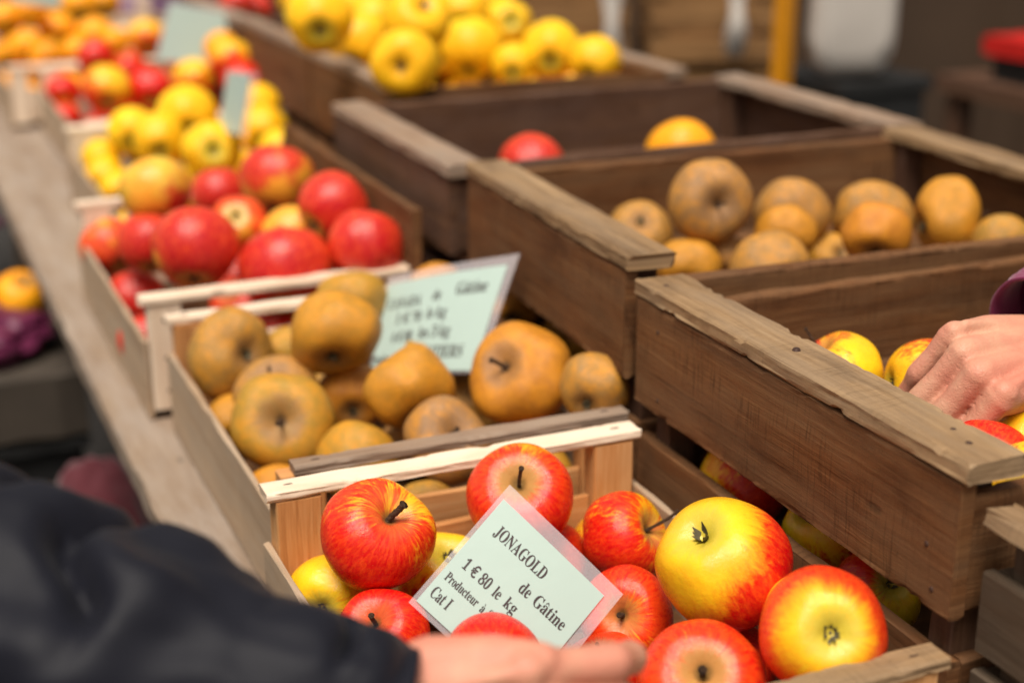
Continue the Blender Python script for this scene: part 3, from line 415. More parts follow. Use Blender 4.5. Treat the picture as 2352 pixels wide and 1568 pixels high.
FILL=[
('L1','jona',(0.2970,0.6350,0.0433),0.0350),
('L1','jona',(0.2695,0.7181,0.0428),0.0345),
('L1','jona',(0.3709,0.6345,0.0428),0.0345),
('L1','jona',(0.3570,0.8119,0.0438),0.0355),
('L1','jona',(0.4734,0.6458,0.0436),0.0354),
('L1','jona',(0.4786,0.7409,0.0424),0.0341),
('T4','gold',(0.6880,1.9220,0.1714),0.0330),
('T4','gold',(0.6897,1.9934,0.1729),0.0347),
('T4','gold',(0.7087,2.0567,0.1739),0.0356),
('T4','gold',(0.6993,2.1338,0.1741),0.0359),
('T4','gold',(0.6979,2.2050,0.1732),0.0350),
('T4','gold',(0.7769,1.9111,0.1733),0.0350),
('T4','gold',(0.7746,1.9775,0.1739),0.0357),
('T4','gold',(0.7910,2.0401,0.1729),0.0346),
('T4','gold',(0.7814,2.1182,0.1719),0.0335),
('T4','gold',(0.7706,2.2052,0.1731),0.0348),
('T4','gold',(0.8808,1.9114,0.1742),0.0360),
('T4','gold',(0.8811,1.9817,0.1716),0.0332),
('T4','gold',(0.8654,2.0442,0.1727),0.0344),
('T4','gold',(0.8468,2.1295,0.1722),0.0339),
('T4','gold',(0.8793,2.2058,0.1725),0.0342),
('T4','gold',(0.9578,1.9017,0.1739),0.0357),
('T4','gold',(0.9644,1.9943,0.1738),0.0356),
('T4','gold',(0.9495,2.0692,0.1742),0.0360),
('T4','gold',(0.9440,2.1339,0.1739),0.0357),
('T4','gold',(0.9607,2.2061,0.1717),0.0333),
('T4','gold',(1.0310,1.9001,0.1734),0.0351),
('T4','gold',(1.0275,1.9755,0.1718),0.0335),
('T4','gold',(1.0352,2.0682,0.1730),0.0348),
('T4','gold',(1.0261,2.1341,0.1733),0.0351),
('T4','gold',(1.0340,2.2040,0.1742),0.0360),
('T5','gold',(0.6883,2.2933,0.1716),0.0333),
('T5','gold',(0.6907,2.3990,0.1739),0.0357),
('T5','gold',(0.7037,2.4750,0.1723),0.0340),
('T5','gold',(0.7138,2.5555,0.1731),0.0348),
('T5','gold',(0.7141,2.6369,0.1729),0.0346),
('T5','gold',(0.7954,2.3100,0.1715),0.0332),
('T5','gold',(0.7692,2.3793,0.1722),0.0339),
('T5','gold',(0.7653,2.4641,0.1730),0.0348),
('T5','gold',(0.7990,2.5374,0.1735),0.0352),
('T5','gold',(0.7969,2.6451,0.1732),0.0349),
('T5','gold',(0.8757,2.3124,0.1728),0.0345),
('T5','gold',(0.8488,2.4036,0.1725),0.0342),
('T5','gold',(0.8768,2.4815,0.1726),0.0343),
('T5','gold',(0.8754,2.5607,0.1739),0.0356),
('T5','gold',(0.8757,2.6454,0.1729),0.0346),
('T5','gold',(0.9594,2.3115,0.1720),0.0337),
('T5','gold',(0.9460,2.3839,0.1731),0.0349),
('T5','gold',(0.9520,2.4819,0.1742),0.0360),
('T5','gold',(0.9406,2.5693,0.1739),0.0357),
('T5','gold',(0.9373,2.6346,0.1725),0.0342),
('T5','gold',(1.0343,2.2957,0.1739),0.0357),
('T5','gold',(1.0353,2.3768,0.1730),0.0347),
('T5','gold',(1.0358,2.4728,0.1725),0.0342),
('T5','gold',(1.0184,2.5687,0.1734),0.0352),
('T5','gold',(1.0224,2.6363,0.1714),0.0330),
('L2','rus',(0.4190,1.1908,0.0434),0.0352),
('L2','rus',(0.3965,1.3384,0.0436),0.0353),
('L2','rus',(0.4856,1.0664,0.0441),0.0359),
('L2','rus',(0.5055,1.1268,0.0428),0.0345),
('L2','rus',(0.5047,1.2920,0.0417),0.0334),
('L2','rus',(0.5049,1.3599,0.0434),0.0351),
('L2','rus',(0.4768,1.2727,0.0965),0.0332),
('L3','gala',(0.3042,1.5178,0.0419),0.0336),
('L3','gala',(0.3981,1.4957,0.0434),0.0351),
('L3','gala',(0.3927,1.5693,0.0441),0.0359),
('L3','gala',(0.3813,1.6600,0.0441),0.0359),
('L3','gala',(0.3989,1.7421,0.0440),0.0358),
('L3','gala',(0.3914,1.8513,0.0421),0.0337),
('L3','gala',(0.4650,1.5046,0.0433),0.0351),
('L3','gala',(0.4766,1.5937,0.0426),0.0344),
('L3','gala',(0.4710,1.6629,0.0442),0.0360),
('L3','gala',(0.4846,1.7430,0.0436),0.0354),
('L3','gala',(0.4720,1.8490,0.0442),0.0360),
('L3','gala',(0.4535,1.7742,0.0973),0.0340),
('L4','gold',(0.3350,1.9897,0.0432),0.0350),
('L4','gold',(0.3331,2.0574,0.0415),0.0331),
('L4','gold',(0.3572,2.1143,0.0418),0.0335),
('L4','gold',(0.4068,1.9641,0.0417),0.0334),
('L4','gold',(0.4221,2.1407,0.0420),0.0337),
('L4','gold',(0.3998,2.2250,0.0438),0.0355),
('L4','gold',(0.4244,2.2896,0.0416),0.0333),
('L4','gold',(0.4296,2.3780,0.0427),0.0345),
('L4','gold',(0.4818,1.9826,0.0420),0.0336),
('L4','gold',(0.5036,2.0576,0.0417),0.0334),
('L4','gold',(0.4919,2.2346,0.0435),0.0352),
('L4','gold',(0.4841,2.3137,0.0416),0.0332),
('L4','gold',(0.5028,2.3842,0.0440),0.0358),
('L4','gold',(0.5658,1.9750,0.0425),0.0342),
('L4','gold',(0.5657,2.0419,0.0426),0.0343),
('L4','gold',(0.5643,2.1360,0.0440),0.0357),
('L4','gold',(0.5534,2.2123,0.0432),0.0350),
('L4','gold',(0.5595,2.3016,0.0439),0.0356),
('L4','gold',(0.5645,2.3733,0.0420),0.0337),
('L4','gold',(0.4005,2.3846,0.0981),0.0349),
('L4','gold',(0.4877,2.1960,0.0974),0.0341),
('L4','gold',(0.4832,2.2818,0.0979),0.0346),
('L4','gold',(0.4705,2.3620,0.0983),0.0351),
('L5','jona',(0.3972,2.5037,0.0436),0.0353),
('L5','jona',(0.3799,2.5863,0.0422),0.0339),
('L5','jona',(0.3771,2.6563,0.0424),0.0341),
('L5','jona',(0.3752,2.7235,0.0435),0.0352),
('L5','jona',(0.3958,2.7994,0.0417),0.0333),
('L5','jona',(0.4649,2.4961,0.0424),0.0341),
('L5','jona',(0.4565,2.5895,0.0437),0.0354),
('L5','jona',(0.4427,2.6648,0.0440),0.0358),
('L5','jona',(0.4644,2.7405,0.0438),0.0356),
('L5','jona',(0.4762,2.8121,0.0438),0.0356),
('L5','jona',(0.4556,2.8921,0.0423),0.0340),
('L5','jona',(0.4402,2.9554,0.0422),0.0339),
('L5','jona',(0.4583,3.0218,0.0424),0.0341),
('L5','jona',(0.5261,2.4936,0.0419),0.0336),
('L5','jona',(0.5301,2.5619,0.0417),0.0333),
('L5','jona',(0.5478,2.6644,0.0417),0.0334),
('L5','jona',(0.5270,2.7374,0.0418),0.0334),
('L5','jona',(0.5487,2.7981,0.0428),0.0346),
('L5','jona',(0.5186,2.8841,0.0416),0.0333),
('L5','jona',(0.5414,2.9503,0.0420),0.0337),
('L5','jona',(0.5256,3.0086,0.0416),0.0333),
('L5','jona',(0.6041,2.4945,0.0427),0.0345),
('L5','jona',(0.6161,2.5690,0.0422),0.0339),
('L5','jona',(0.6155,2.6663,0.0428),0.0345),
('L5','jona',(0.5925,2.7282,0.0426),0.0343),
('L5','jona',(0.6157,2.8010,0.0426),0.0343),
('L5','jona',(0.6152,2.8727,0.0430),0.0348),
('L5','jona',(0.6163,2.9379,0.0420),0.0337),
('L5','jona',(0.6155,3.0255,0.0428),0.0345),
('L6','ora',(0.3189,3.1730,0.0433),0.0351),
('L6','ora',(0.3132,3.2447,0.0415),0.0332),
('L6','ora',(0.3146,3.3225,0.0428),0.0346),
('L6','ora',(0.3151,3.3964,0.0433),0.0351),
('L6','ora',(0.3377,3.4645,0.0432),0.0350),
('L6','ora',(0.3934,3.1628,0.0425),0.0342),
('L6','ora',(0.4201,3.2392,0.0432),0.0350),
('L6','ora',(0.4080,3.3098,0.0437),0.0355),
('L6','ora',(0.4146,3.4815,0.0420),0.0336),
('L6','ora',(0.4231,3.5662,0.0421),0.0338),
('L6','ora',(0.5045,3.1548,0.0431),0.0348),
('L6','ora',(0.5114,3.2528,0.0434),0.0351),
('L6','ora',(0.4997,3.3383,0.0439),0.0357),
('L6','ora',(0.4974,3.4093,0.0434),0.0352),
('L6','ora',(0.5020,3.4946,0.0432),0.0349),
('L6','ora',(0.4992,3.5662,0.0421),0.0338),
('L6','ora',(0.5647,3.1741,0.0414),0.0331),
('L6','ora',(0.5793,3.2350,0.0424),0.0341),
('L6','ora',(0.5671,3.3268,0.0414),0.0331),
('L6','ora',(0.5848,3.4186,0.0434),0.0352),
('L6','ora',(0.5704,3.4878,0.0423),0.0340),
('L6','ora',(0.5850,3.5582,0.0420),0.0337),
]
CARDS={'J': [[0.3434, 0.7993, 0.1683], [0.39, 0.7472, 0.1149], [0.3265, 0.7332, 0.0653], [0.2778, 0.7854, 0.1167]], 'C': [[0.458, 1.357, 0.1422], [0.529, 1.223, 0.1906], [0.4768, 1.18, 0.108], [0.4206, 1.311, 0.0686]], 'E': [[0.5552, 2.8708, 0.2584], [0.6688, 2.7565, 0.2399], [0.6459, 2.768, 0.1521], [0.5237, 2.8847, 0.1515]], 'N': [[0.4687, 2.0523, 0.2531], [0.4785, 1.9589, 0.2618], [0.4635, 1.9749, 0.1798], [0.4547, 2.062, 0.1708]], 'O': [[0.3192, 3.3358, 0.2996], [0.4186, 3.2332, 0.2956], [0.4003, 3.2473, 0.22], [0.3187, 3.3417, 0.2228]]}

VAR={}
def place_apple(i,cr,kind,pos,R,axis,vis,blush,bdir,label,group,big):
    if big:
        me,zt,zb=apple_mesh(kind,i*13+5,64,48)
    else:
        k=(kind,i%5)
        if k not in VAR: VAR[k]=apple_mesh(kind,i*7+1,40,28)
        me,zt,zb=VAR[k]
    o=link('apple',me,SK[kind],smooth=True)
    ax=Vector(axis).normalized(); z=Vector((0,0,1)); q=z.rotation_difference(ax)
    M_=Matrix.Translation(pos)@q.to_matrix().to_4x4()@Matrix.Rotation((i*2.399)%6.28,4,'Z')@Matrix.Scale(R,4)
    o.matrix_world=M_
    tag(o,label,'apple',group)
    o['blush']=float(blush); o['streaks']={4:.38,7:.30,1:.6}.get(i,1. if kind!='gala' else .8); o['stem_russet']={1:1.,0:.25,2:.35,6:.95,7:.6,5:.7}.get(i,.8 if kind!='jona' else .6)
    b=(M_.to_3x3().normalized().inverted()@Vector(bdir)) if Vector(bdir).length else Vector((0,0,1))
    if b.length>1.6: b=b.normalized()*1.6
    o['blush_dir']=[b.x,b.y,b.z]
    s=random.Random(i)
    if vis!=2:
        ln,bend,fat=LONG.get(i,(s.uniform(.42,.62),s.uniform(-.15,.15),s.uniform(.032,.045)))
        st=link('stem',stem_mesh(zt,s.uniform(0,5),fat,ln,bend),M['stem'],smooth=True); st.parent=o
        cx=link('calyx',calyx_mesh(zb,s),M['calyx']); cx.parent=o
    return o
LONG.update({0:(.52,.10,.06),1:(.85,-.10,.036),2:(.45,.05,.05),3:(.80,.35,.036),5:(.40,0,.05),6:(.30,0,.05),18:(.78,.04,.03),52:(.22,0,.05)})
for i,(cr,kind,pos,R,axis,vis,blush,bdir,label) in enumerate(APPLES):
    bl=blush
    place_apple(i,cr,kind,pos,R,axis,vis,bl,bdir,label,GROUP[cr],cr in('L1','L2','T1','T2','B1'))
for i,(cr,kind,pos,R) in enumerate(FILL):
    s=random.Random(i*3+1); ax=(s.uniform(-1,1),s.uniform(-1,1),s.uniform(.1,1))
    place_apple(1000+i,cr,kind,pos,R,ax,2 if cr!='L1' else 0,s.uniform(.1,.8),(0,0,1),FL[cr],'apples of the lower layers in '+{'L1':'the nearest crate','L2':'the russet crate','L3':'the red heap','L4':'the small yellow heap','L5':'the far red and orange heap','L6':'the farthest heap','T4':'the yellow pile','T5':'the far end of the yellow pile'}[cr],False)
# ---------------------------------------------------------------- boards
def board(bm,uvl,x0,x1,y0,y1,z0,z1,ax=None,bev=.0012,wob=.0008,rough_ends=0.,chip=0.,step=.02):
    """bevelled, slightly uneven board between two corners; UV along its length"""
    lo=Vector((x0,y0,z0));hi=Vector((x1,y1,z1));sz=hi-lo
    if ax is None: ax=max(range(3),key=lambda k:sz[k])
    u,v=[k for k in range(3) if k!=ax]
    L=sz[ax];n=max(2,int(L/step));a_,b_=sz[u]/2,sz[v]/2;bev=min(bev,a_*.4,b_*.4);c=(lo+hi)/2
    ia=max(a_-.006,a_*.35);ib=max(b_-.004,b_*.35)
    if chip: prof=[(-a_+bev,-b_),(-ia,-b_),(ia,-b_),(a_-bev,-b_),(a_,-b_+bev),(a_,-ib),(a_,ib),(a_,b_-bev),(a_-bev,b_),(ia,b_),(-ia,b_),(-a_+bev,b_),(-a_,b_-bev),(-a_,ib),(-a_,-ib),(-a_,-b_+bev)]
    else: prof=[(-a_+bev,-b_),(a_-bev,-b_),(a_,-b_+bev),(a_,b_-bev),(a_-bev,b_),(-a_+bev,b_),(-a_,b_-bev),(-a_,-b_+bev)]
    m_=len(prof)
    per=[0]
    for k in range(m_):
        p,q=prof[k],prof[(k+1)%m_];per.append(per[-1]+math.hypot(p[0]-q[0],p[1]-q[1]))
    ro=Vector((rnd.uniform(0,99),rnd.uniform(0,99),0));u0,v0=rnd.uniform(0,40),rnd.uniform(0,40)
    rings=[]
    for i in range(n+1):
        t=lo[ax]+L*i/n; row=[]
        for k,(p,q) in enumerate(prof):
            w1=noise.noise(Vector((t*22,k*.9,0))+ro)*wob;w2=noise.noise(Vector((t*22,k*.9,7))+ro)*wob
            w1+=noise.noise(Vector((t*90,k*1.7,3))+ro)*wob*.35
            P=Vector((0,0,0));P[ax]=t;P[u]=c[u]+p+w1*(1 if abs(p)>a_*.5 else 0);P[v]=c[v]+q+w2
            if chip and abs(p)>a_-bev*1.5 and abs(q)>b_-bev*1.5:
                kk=(1 if p>0 else 0)+(2 if q>0 else 0)
                cn=noise.noise(Vector((t*38,kk*7.3,11))+ro)+.55*noise.noise(Vector((t*150,kk*7.3,2))+ro)
                if cn>.30:
                    amt=min(1,(cn-.30)*2.5)*chip
                    P[u]-=math.copysign(amt,p);P[v]-=math.copysign(min(amt,b_*.6),q)
            if i in(0,n) : P[ax]+=noise.noise(Vector((k*2.3,i,5))+ro)*(.0012+rough_ends)
            row.append(bm.verts.new(P))
        rings.append(row)
    for i in range(n):
        for k in range(m_):
            k2=(k+1)%m_
            f=bm.faces.new((rings[i][k],rings[i][k2],rings[i+1][k2],rings[i+1][k]))
            for lp,(uu,vv) in zip(f.loops,((i,per[k]),(i,per[k+1]),(i+1,per[k+1]),(i+1,per[k]))): lp[uvl].uv=(u0+L*uu/n,v0+vv)
    for row,fl in ((rings[0],1),(rings[-1],0)):
        f=bm.faces.new(row[::-1] if fl else row)
        for lp,(p,q) in zip(f.loops,(prof[::-1] if fl else prof)): lp[uvl].uv=(u0+p*.15,v0+q)
def part(name,boxes,mat,parent,**k):
    bm=bmesh.new();uvl=bm.loops.layers.uv.new('UVMap')
    for b in boxes: board(bm,uvl,*b[:6],**dict(k,**(b[6] if len(b)>6 else {})))
    bmesh.ops.recalc_face_normals(bm,faces=bm.faces)
    me=bpy.data.meshes.new(name);bm.to_mesh(me);bm.free()
    return link(name,me,mat,parent)
def disc(bm,c,r,h,nrm=2,seg=10,sx=1,sy=1):
    ring=[];r2=[]
    for k in range(seg):
        t=2*math.pi*k/seg;p=[0,0,0];o=[q for q in range(3) if q!=nrm]
        p[o[0]]=c[o[0]]+r*math.cos(t)*sx;p[o[1]]=c[o[1]]+r*math.sin(t)*sy;p[nrm]=c[nrm];ring.append(bm.verts.new(p))
        p=list(p);p[nrm]+=h;p[o[0]]=c[o[0]]+r*.7*math.cos(t)*sx;p[o[1]]=c[o[1]]+r*.7*math.sin(t)*sy;r2.append(bm.verts.new(p))
    for k in range(seg): bm.faces.new((ring[k],ring[(k+1)%seg],r2[(k+1)%seg],r2[k]))
    bm.faces.new(r2)
def nails(parent,pts,name='nail',r=.0021,h=.0008,nrm=2,sx=1,sy=1):
    for p in pts:
        bm=bmesh.new();disc(bm,p,r,h,nrm,sx=sx,sy=sy);bmesh.ops.recalc_face_normals(bm,faces=bm.faces)
        me=bpy.data.meshes.new(name);bm.to_mesh(me);bm.free();link(name,me,M['metal'],parent,smooth=False)
def low_crate(x0,x1,y0,y1,label,h=.130,side=.084,rail_mats=('pale','pale'),rail_x=(0,0),near=True,rw=.021):
    t=empty('fruit_crate',((x0+x1)/2,(y0+y1)/2,0)); tag(t,label,'crate','low pale fruit crates on the table edge')
    pz=h-.0085
    part('base_slats',[(x0+.004,x1-.004,y0+.012+k*(y1-y0-.024)/5+.004,y0+.012+(k+1)*(y1-y0-.024)/5-.004,.003,.008) for k in range(5)],M['dark'],t)  # dark wood puts the shade of the gaps between apples into the colour
    for s in (0,1):
        xa=x0 if s==0 else x1-.005
        part('side_panel',[(xa,xa+.005,y0+.001,y1-.001,.002,side)],M['peel'],t,wob=.0016)
    for (xa,xb) in ((x0+.006,x0+.040),(x1-.040,x1-.006)):
        for (ya,yb) in ((y0,y0+.019),(y1-.019,y1)):
            part('corner_post',[(xa,xb,ya,yb,.010,pz)],M['post' if near else 'pale'],t)
    for s,(ya,yb) in enumerate(((y0-.002,y0-.002+rw),(y1-rw+.002,y1+.002))):
        rx=rail_x[s]
        part('top_rail',[(x0+rx,x1,ya,yb,pz+.0008,h)],M[rail_mats[s]],t,wob=.0010,rough_ends=.001,chip=.0012 if near else 0,step=.005 if near else .02)
        part('end_slat',[(x0+.041,x1-.041,(ya+yb)/2-.003,(ya+yb)/2+.003,.014,.078)],M['post' if near else 'pale'],t,wob=.0014)  # near crates: orange wood, whose deeper tone also stands for shade
        if near:
            nails(t,[(x0+rx+.018,(ya+yb)/2,h-.0001),(x1-.018,(ya+yb)/2,h-.0001)],'staple',.0035,.0006,2,1.3,.3)
    if near or y0<1.6:
        nails(t,[(x0+.022,y0-.0003,z) for z in (.03,.065,.105)],'nail',.002,-.0008,1)
    return t
low_crate(.226,.524,.581,.967,'nearest low crate with a pale new back rail, full of striped apples',rail_x=(0,0),rail_mats=('cap','pale'))  # darker front rail wood paints in the shade from the hand
low_crate(.245,.541,1.003,1.409,'low crate of russet apples with a greyish front rail and side board',h=.123,rail_mats=('cap2','pale'),rail_x=(.016,0),rw=.017)
low_crate(.229,.527,1.446,1.892,'low crate with nailed pale corner post, holding the red heap',h=.130,near=False)
low_crate(.290,.60,1.912,2.43,'low crate holding the small yellow heap, left end of its rail uncovered',h=.125,near=False)
low_crate(.325,.66,2.445,3.08,'low crate holding the far red and orange heap',h=.125,near=False)
low_crate(.27,.63,3.10,3.62,'farthest low crate with an orange yellow heap, its rail by the table seam',h=.125,near=False)
low_crate(.27,.78,3.64,4.32,'low crate at the top left edge of the picture with orange red apples',h=.125,near=False)
def tall_crate(x0,x1,y0,y1,zb,zt,label,endz=(.022,.022),mats=('dark','cap'),capw=.043,group='tall brown crates stacked behind the low ones',split=True):
    t=empty('wooden_crate',((x0+x1)/2,(y0+y1)/2,zb)); tag(t,label,'crate',group)
    m=M[mats[0]];c=M[mats[1]]; ct=.013
    for s in (0,1):
        xa,xb=(x0,x0+.011) if s==0 else (x1-.011,x1)
        part('side_panel',[(xa,xb,y0,y1,zb,zt-ct-.0006)],m,t,wob=.0014,chip=.0013 if y0<1.5 else 0,step=.006 if y0<1.5 else .02)
        ca,cb=(x0-.0012,x0-.0012+capw) if s==0 else (x1+.0012-capw,x1+.0012)
        part('top_rail',[(ca,cb,y0-.004,y1+.002,zt-ct,zt)],c,t,wob=.0011,bev=.0018,rough_ends=.003,chip=.0015 if y0<1.5 else 0,step=.005 if y0<1.5 else .02)
    for s,(ya,yb) in enumerate(((y0+.002,y0+.014),(y1-.014,y1-.002))):
        part('end_panel',[(x0+.0115,x1-.0115,ya,yb,zb+.002,zt-endz[s])],m,t,wob=.0014,bev=.002,chip=.0013 if y0<1.5 else 0,step=.006 if y0<1.5 else .02)
    for (xa,xb) in ((x0+.012,x0+.036),(x1-.036,x1-.012)):
        for (ya,yb) in ((y0+.0145,y0+.034),(y1-.034,y1-.0145)):
            part('corner_post',[(xa,xb,ya,yb,zb+.001,zt-ct-.001)],M['dark2'],t)
    part('base_slats',[(x0+.012,x1-.012,y0+.015+k*(y1-y0-.03)/5+.003,y0+.015+(k+1)*(y1-y0-.03)/5-.003,zb+.003,zb+.009) for k in range(5)],m,t)
    return t
t1=tall_crate(.54,1.075,.603,.990,.137,.238,'big dark crate with a worn cap rail and nail head, which the hand reaches into',(.024,.022))
nails(t1,[(.560,.800,.2379)],'nail',.0031,.0016)
nails(t1,[(.566,.645,.2379),(.561,.625,.2379),(.553,.968,.2379)],'nail',.0022,.0004)
nails(t1,[(.5399,.955,.205),(.5399,.952,.150),(.5399,.62,.150),(.5399,.628,.176)],'nail',.002,-.0006,0)
t2=tall_crate(.545,1.083,.997,1.365,.150,.254,'middle dark crate holding the scattered russet apples',(.026,.010));t2.rotation_euler=(0,0,math.radians(-2.2))
tall_crate(.542,1.135,1.405,1.80,.150,.2455,'nearly empty dark crate with two lone apples and a purplish inside',(.004,.004),('dark2','cap2'))
tall_crate(.640,1.075,1.85,2.235,.135,.250,'brown crate under the near part of the heaped yellow apples',(.004,.02),('dark','cap2'),.03)
tall_crate(.640,1.075,2.25,2.68,.135,.250,'brown crate under the far end of the heaped yellow apples',(.004,.02),('dark','cap2'),.03)
tall_crate(.640,1.075,2.70,3.18,.135,.245,'brown crate with bright red apples at the top edge of the picture',(.004,.02),('dark2','cap2'),.03)
def slat_crate(x0,x1,y0,y1,zb,zt,label,mat='dark',cap=None,posts='dark2',slat=None):
    t=empty('slatted_crate',((x0+x1)/2,(y0+y1)/2,zb)); tag(t,label,'crate','slatted crates in the bottom tier')
    m=M[mat]
    slat=slat or [(zb+.006,zb+.048),(zb+.060,zt-.022)]
    for s in (0,1):
        xa,xb=(x0,x0+.010) if s==0 else (x1-.010,x1)
        part('side_slat',[(xa,xb,y0+.001,y1-.001,za,zc) for za,zc in slat],m,t,wob=.0014)
    for (ya,yb) in ((y0+.001,y0+.011),(y1-.011,y1-.001)):
        part('end_slat',[(x0+.0105,x1-.0105,ya,yb,za+.001,zc-.001) for za,zc in slat],m,t,wob=.0014)
    for (xa,xb) in ((x0+.0105,x0+.036),(x1-.036,x1-.0105)):
        for (ya,yb) in ((y0+.0115,y0+.032),(y1-.032,y1-.0115)):
            part('corner_post',[(xa,xb,ya,yb,zb+.001,zt)],M[posts],t)
    part('base_slats',[(x0+.011,x1-.011,y0+.012+k*(y1-y0-.024)/5+.003,y0+.012+(k+1)*(y1-y0-.024)/5-.003,zb+.002,zb+.0055) for k in range(5)],m,t)
    if cap:
        for (xa,xb) in ((x0-.002,x0+.020),(x1-.020,x1+.002)):
            part('top_rail',[(xa,xb,y0-.003,y1,zt+.0008,zt+.012)],M[cap],t,wob=.003,bev=.002,rough_ends=.004)
    return t
slat_crate(.5435,1.075,.603,.990,0,.1355,'slatted crate directly under the big dark one, apples showing in its gap','dark',None,'dark2',[(.006,.048),(.060,.108)])
slat_crate(.545,1.075,.997,1.375,0,.1485,'slatted crate under the middle dark crate, behind the russet apples','dark',None,'dark2',[(.006,.048),(.060,.112)])
slat_crate(.550,1.13,1.40,1.80,0,.1485,'slatted crate under the nearly empty crate with the purplish inside','dark2')
slat_crate(.64,1.075,1.85,2.235,0,.1335,'slatted crate under the near half of the heaped yellow apples')
slat_crate(.64,1.075,2.25,2.68,0,.1335,'slatted crate under the far end of the heaped yellow apples')
slat_crate(.64,1.075,2.70,3.18,0,.1335,'slatted crate in the bottom tier beneath the bright red apples')
slat_crate(.553,1.07,.16,.594,0,.199,'weathered brown slatted crate cut off at the lower right edge of the picture','grey','cap','grey',[(.006,.05),(.062,.108),(.120,.172)])
# leaning loose board
t=part('loose_board',[(.512,.521,1.43,1.935,.10,.196)],M['dark'],None,wob=.002); tag(t,'loose brown board standing on edge between the red heap and the nearly empty crate','board')
# ---------------------------------------------------------------- table, ground
tb=empty('stall_table',(.7,1.8,-.03)); tag(tb,'long market table of greyish boards under all the crates','table')
for (xa,xb,ya,yb) in ((.193,.475,-.55,2.97),(.197,.475,2.975,5.2),(.48,.78,-.55,5.2),(.785,1.12,-.55,5.2)):
    part('table_board',[(xa,xb,ya,yb,-.030,-.001)],M['table'],tb,ax=1,wob=.0025,bev=.003)
for y in (-.4,1.5,3.2,5.0):
    for x in (.26,1.02):
        part('table_leg',[(x,x+.05,y,y+.05,-.849,-.032)],M['grey'],tb)
def grid_sheet(name,x0,x1,y0,y1,z,mat,kind='structure',n=2):
    V=[(x0+(x1-x0)*i/n,y0+(y1-y0)*j/n,z) for j in range(n+1) for i in range(n+1)]
    Fc=[(j*(n+1)+i,j*(n+1)+i+1,(j+1)*(n+1)+i+1,(j+1)*(n+1)+i) for j in range(n) for i in range(n)]
    o=link(name,mesh_of(name,V,Fc),mat);o['kind']=kind;return o
N=NT('dark_asphalt');tc=N.n('ShaderNodeTexCoord').outputs['Object']
grid_sheet('ground',-60,60,-60,60,-.85,N.done(N.ramp(N.noise(tc,40,8,.7),[(.3,(.012,.010,.009)),(.7,(.028,.024,.021))]),.85,N.bump(N.noise(tc,220,4,.6),.004)))
# ---------------------------------------------------------------- price cards
N=NT('pale_green_paper');tc=N.n('ShaderNodeTexCoord').outputs['Object']
M['paper']=N.done(N.mix(N.noise(tc,20,4,.6),(.375,.475,.435),(.40,.51,.465)),.42,N.bump(N.noise(tc,26,3,.5),.0012,.5),.25,Coat_Weight=.12,Coat_Roughness=.2)
M['ink']=plain('black_ink',(.035,.018,.02),.5,.2)
N=NT('frosted_plastic_sleeve');tc=N.n('ShaderNodeTexCoord').outputs['Object']
tr=N.n('ShaderNodeBsdfTransparent').outputs[0];gl=N.n('ShaderNodeBsdfPrincipled')
gl.inputs['Base Color'].default_value=(.66,.62,.65,1);gl.inputs['Roughness'].default_value=.22;gl.inputs['Specular IOR Level'].default_value=.6
mx=N.n('ShaderNodeMixShader');mx.inputs[0].default_value=.24;N.t.links.new(tr,mx.inputs[1]);N.t.links.new(gl.outputs[0],mx.inputs[2]);N.t.links.new(mx.outputs[0],N.o.inputs[0])
M['sleeve']=N.m
BOLD={}
def bold(s):
    r=''
    for ch in s:
        if 'A'<=ch<='Z': r+=chr(0x1D400+ord(ch)-65)
        elif 'a'<=ch<='z': r+=chr(0x1D41A+ord(ch)-97)
        elif '0'<=ch<='9': r+=chr(0x1D7CE+ord(ch)-48)
        else: r+=ch
    return r
def glyph_mesh(s):
    """flat outline of one run of letters as (verts, faces) with lower left at x=0, font units"""
    c=bpy.data.curves.new('t','FONT');c.body=s;c.resolution_u=3
    if s=='\u20ac': c.offset=.012
    o=bpy.data.objects.new('t',c);COL.objects.link(o)
    dg=bpy.context.evaluated_depsgraph_get();me=bpy.data.meshes.new_from_object(o.evaluated_get(dg))
    V=[v.co.copy() for v in me.vertices];Fc=[tuple(p.vertices) for p in me.polygons]
    bpy.data.objects.remove(o);bpy.data.curves.remove(c);bpy.data.meshes.remove(me)
    return V,Fc
GL={}
def line_mesh(s):
    V=[];Fc=[];x=0.
    for ch in s:
        if ch==' ': x+=.28;continue
        base={'â':'a','à':'a'}.get(ch,ch)
        if base not in GL: GL[base]=glyph_mesh(bold(base))
        gv,gf=GL[base]
        if not gv: x+=.4;continue
        x0=min(v.x for v in gv);wd=max(v.x for v in gv)-x0;b=len(V)
        V+=[Vector((v.x-x0+x,v.y,0)) for v in gv];Fc+=[tuple(b+i for i in f) for f in gf]
        m=x+wd*.45
        if ch=='â':
            b=len(V);V+=[Vector(q) for q in ((m-.17,.53,0),(m-.11,.53,0),(m,.63,0),(m,.70,0),(m+.11,.53,0),(m+.17,.53,0))];Fc+=[(b,b+1,b+2,b+3),(b+3,b+2,b+4,b+5)]
        if ch=='à':
            b=len(V);V+=[Vector(q) for q in ((m-.14,.70,0),(m-.04,.70,0),(m+.05,.53,0),(m+.0,.53,0))];Fc+=[(b+3,b+2,b+1,b)]
        x+=wd+.045
    return V,Fc,x-.045
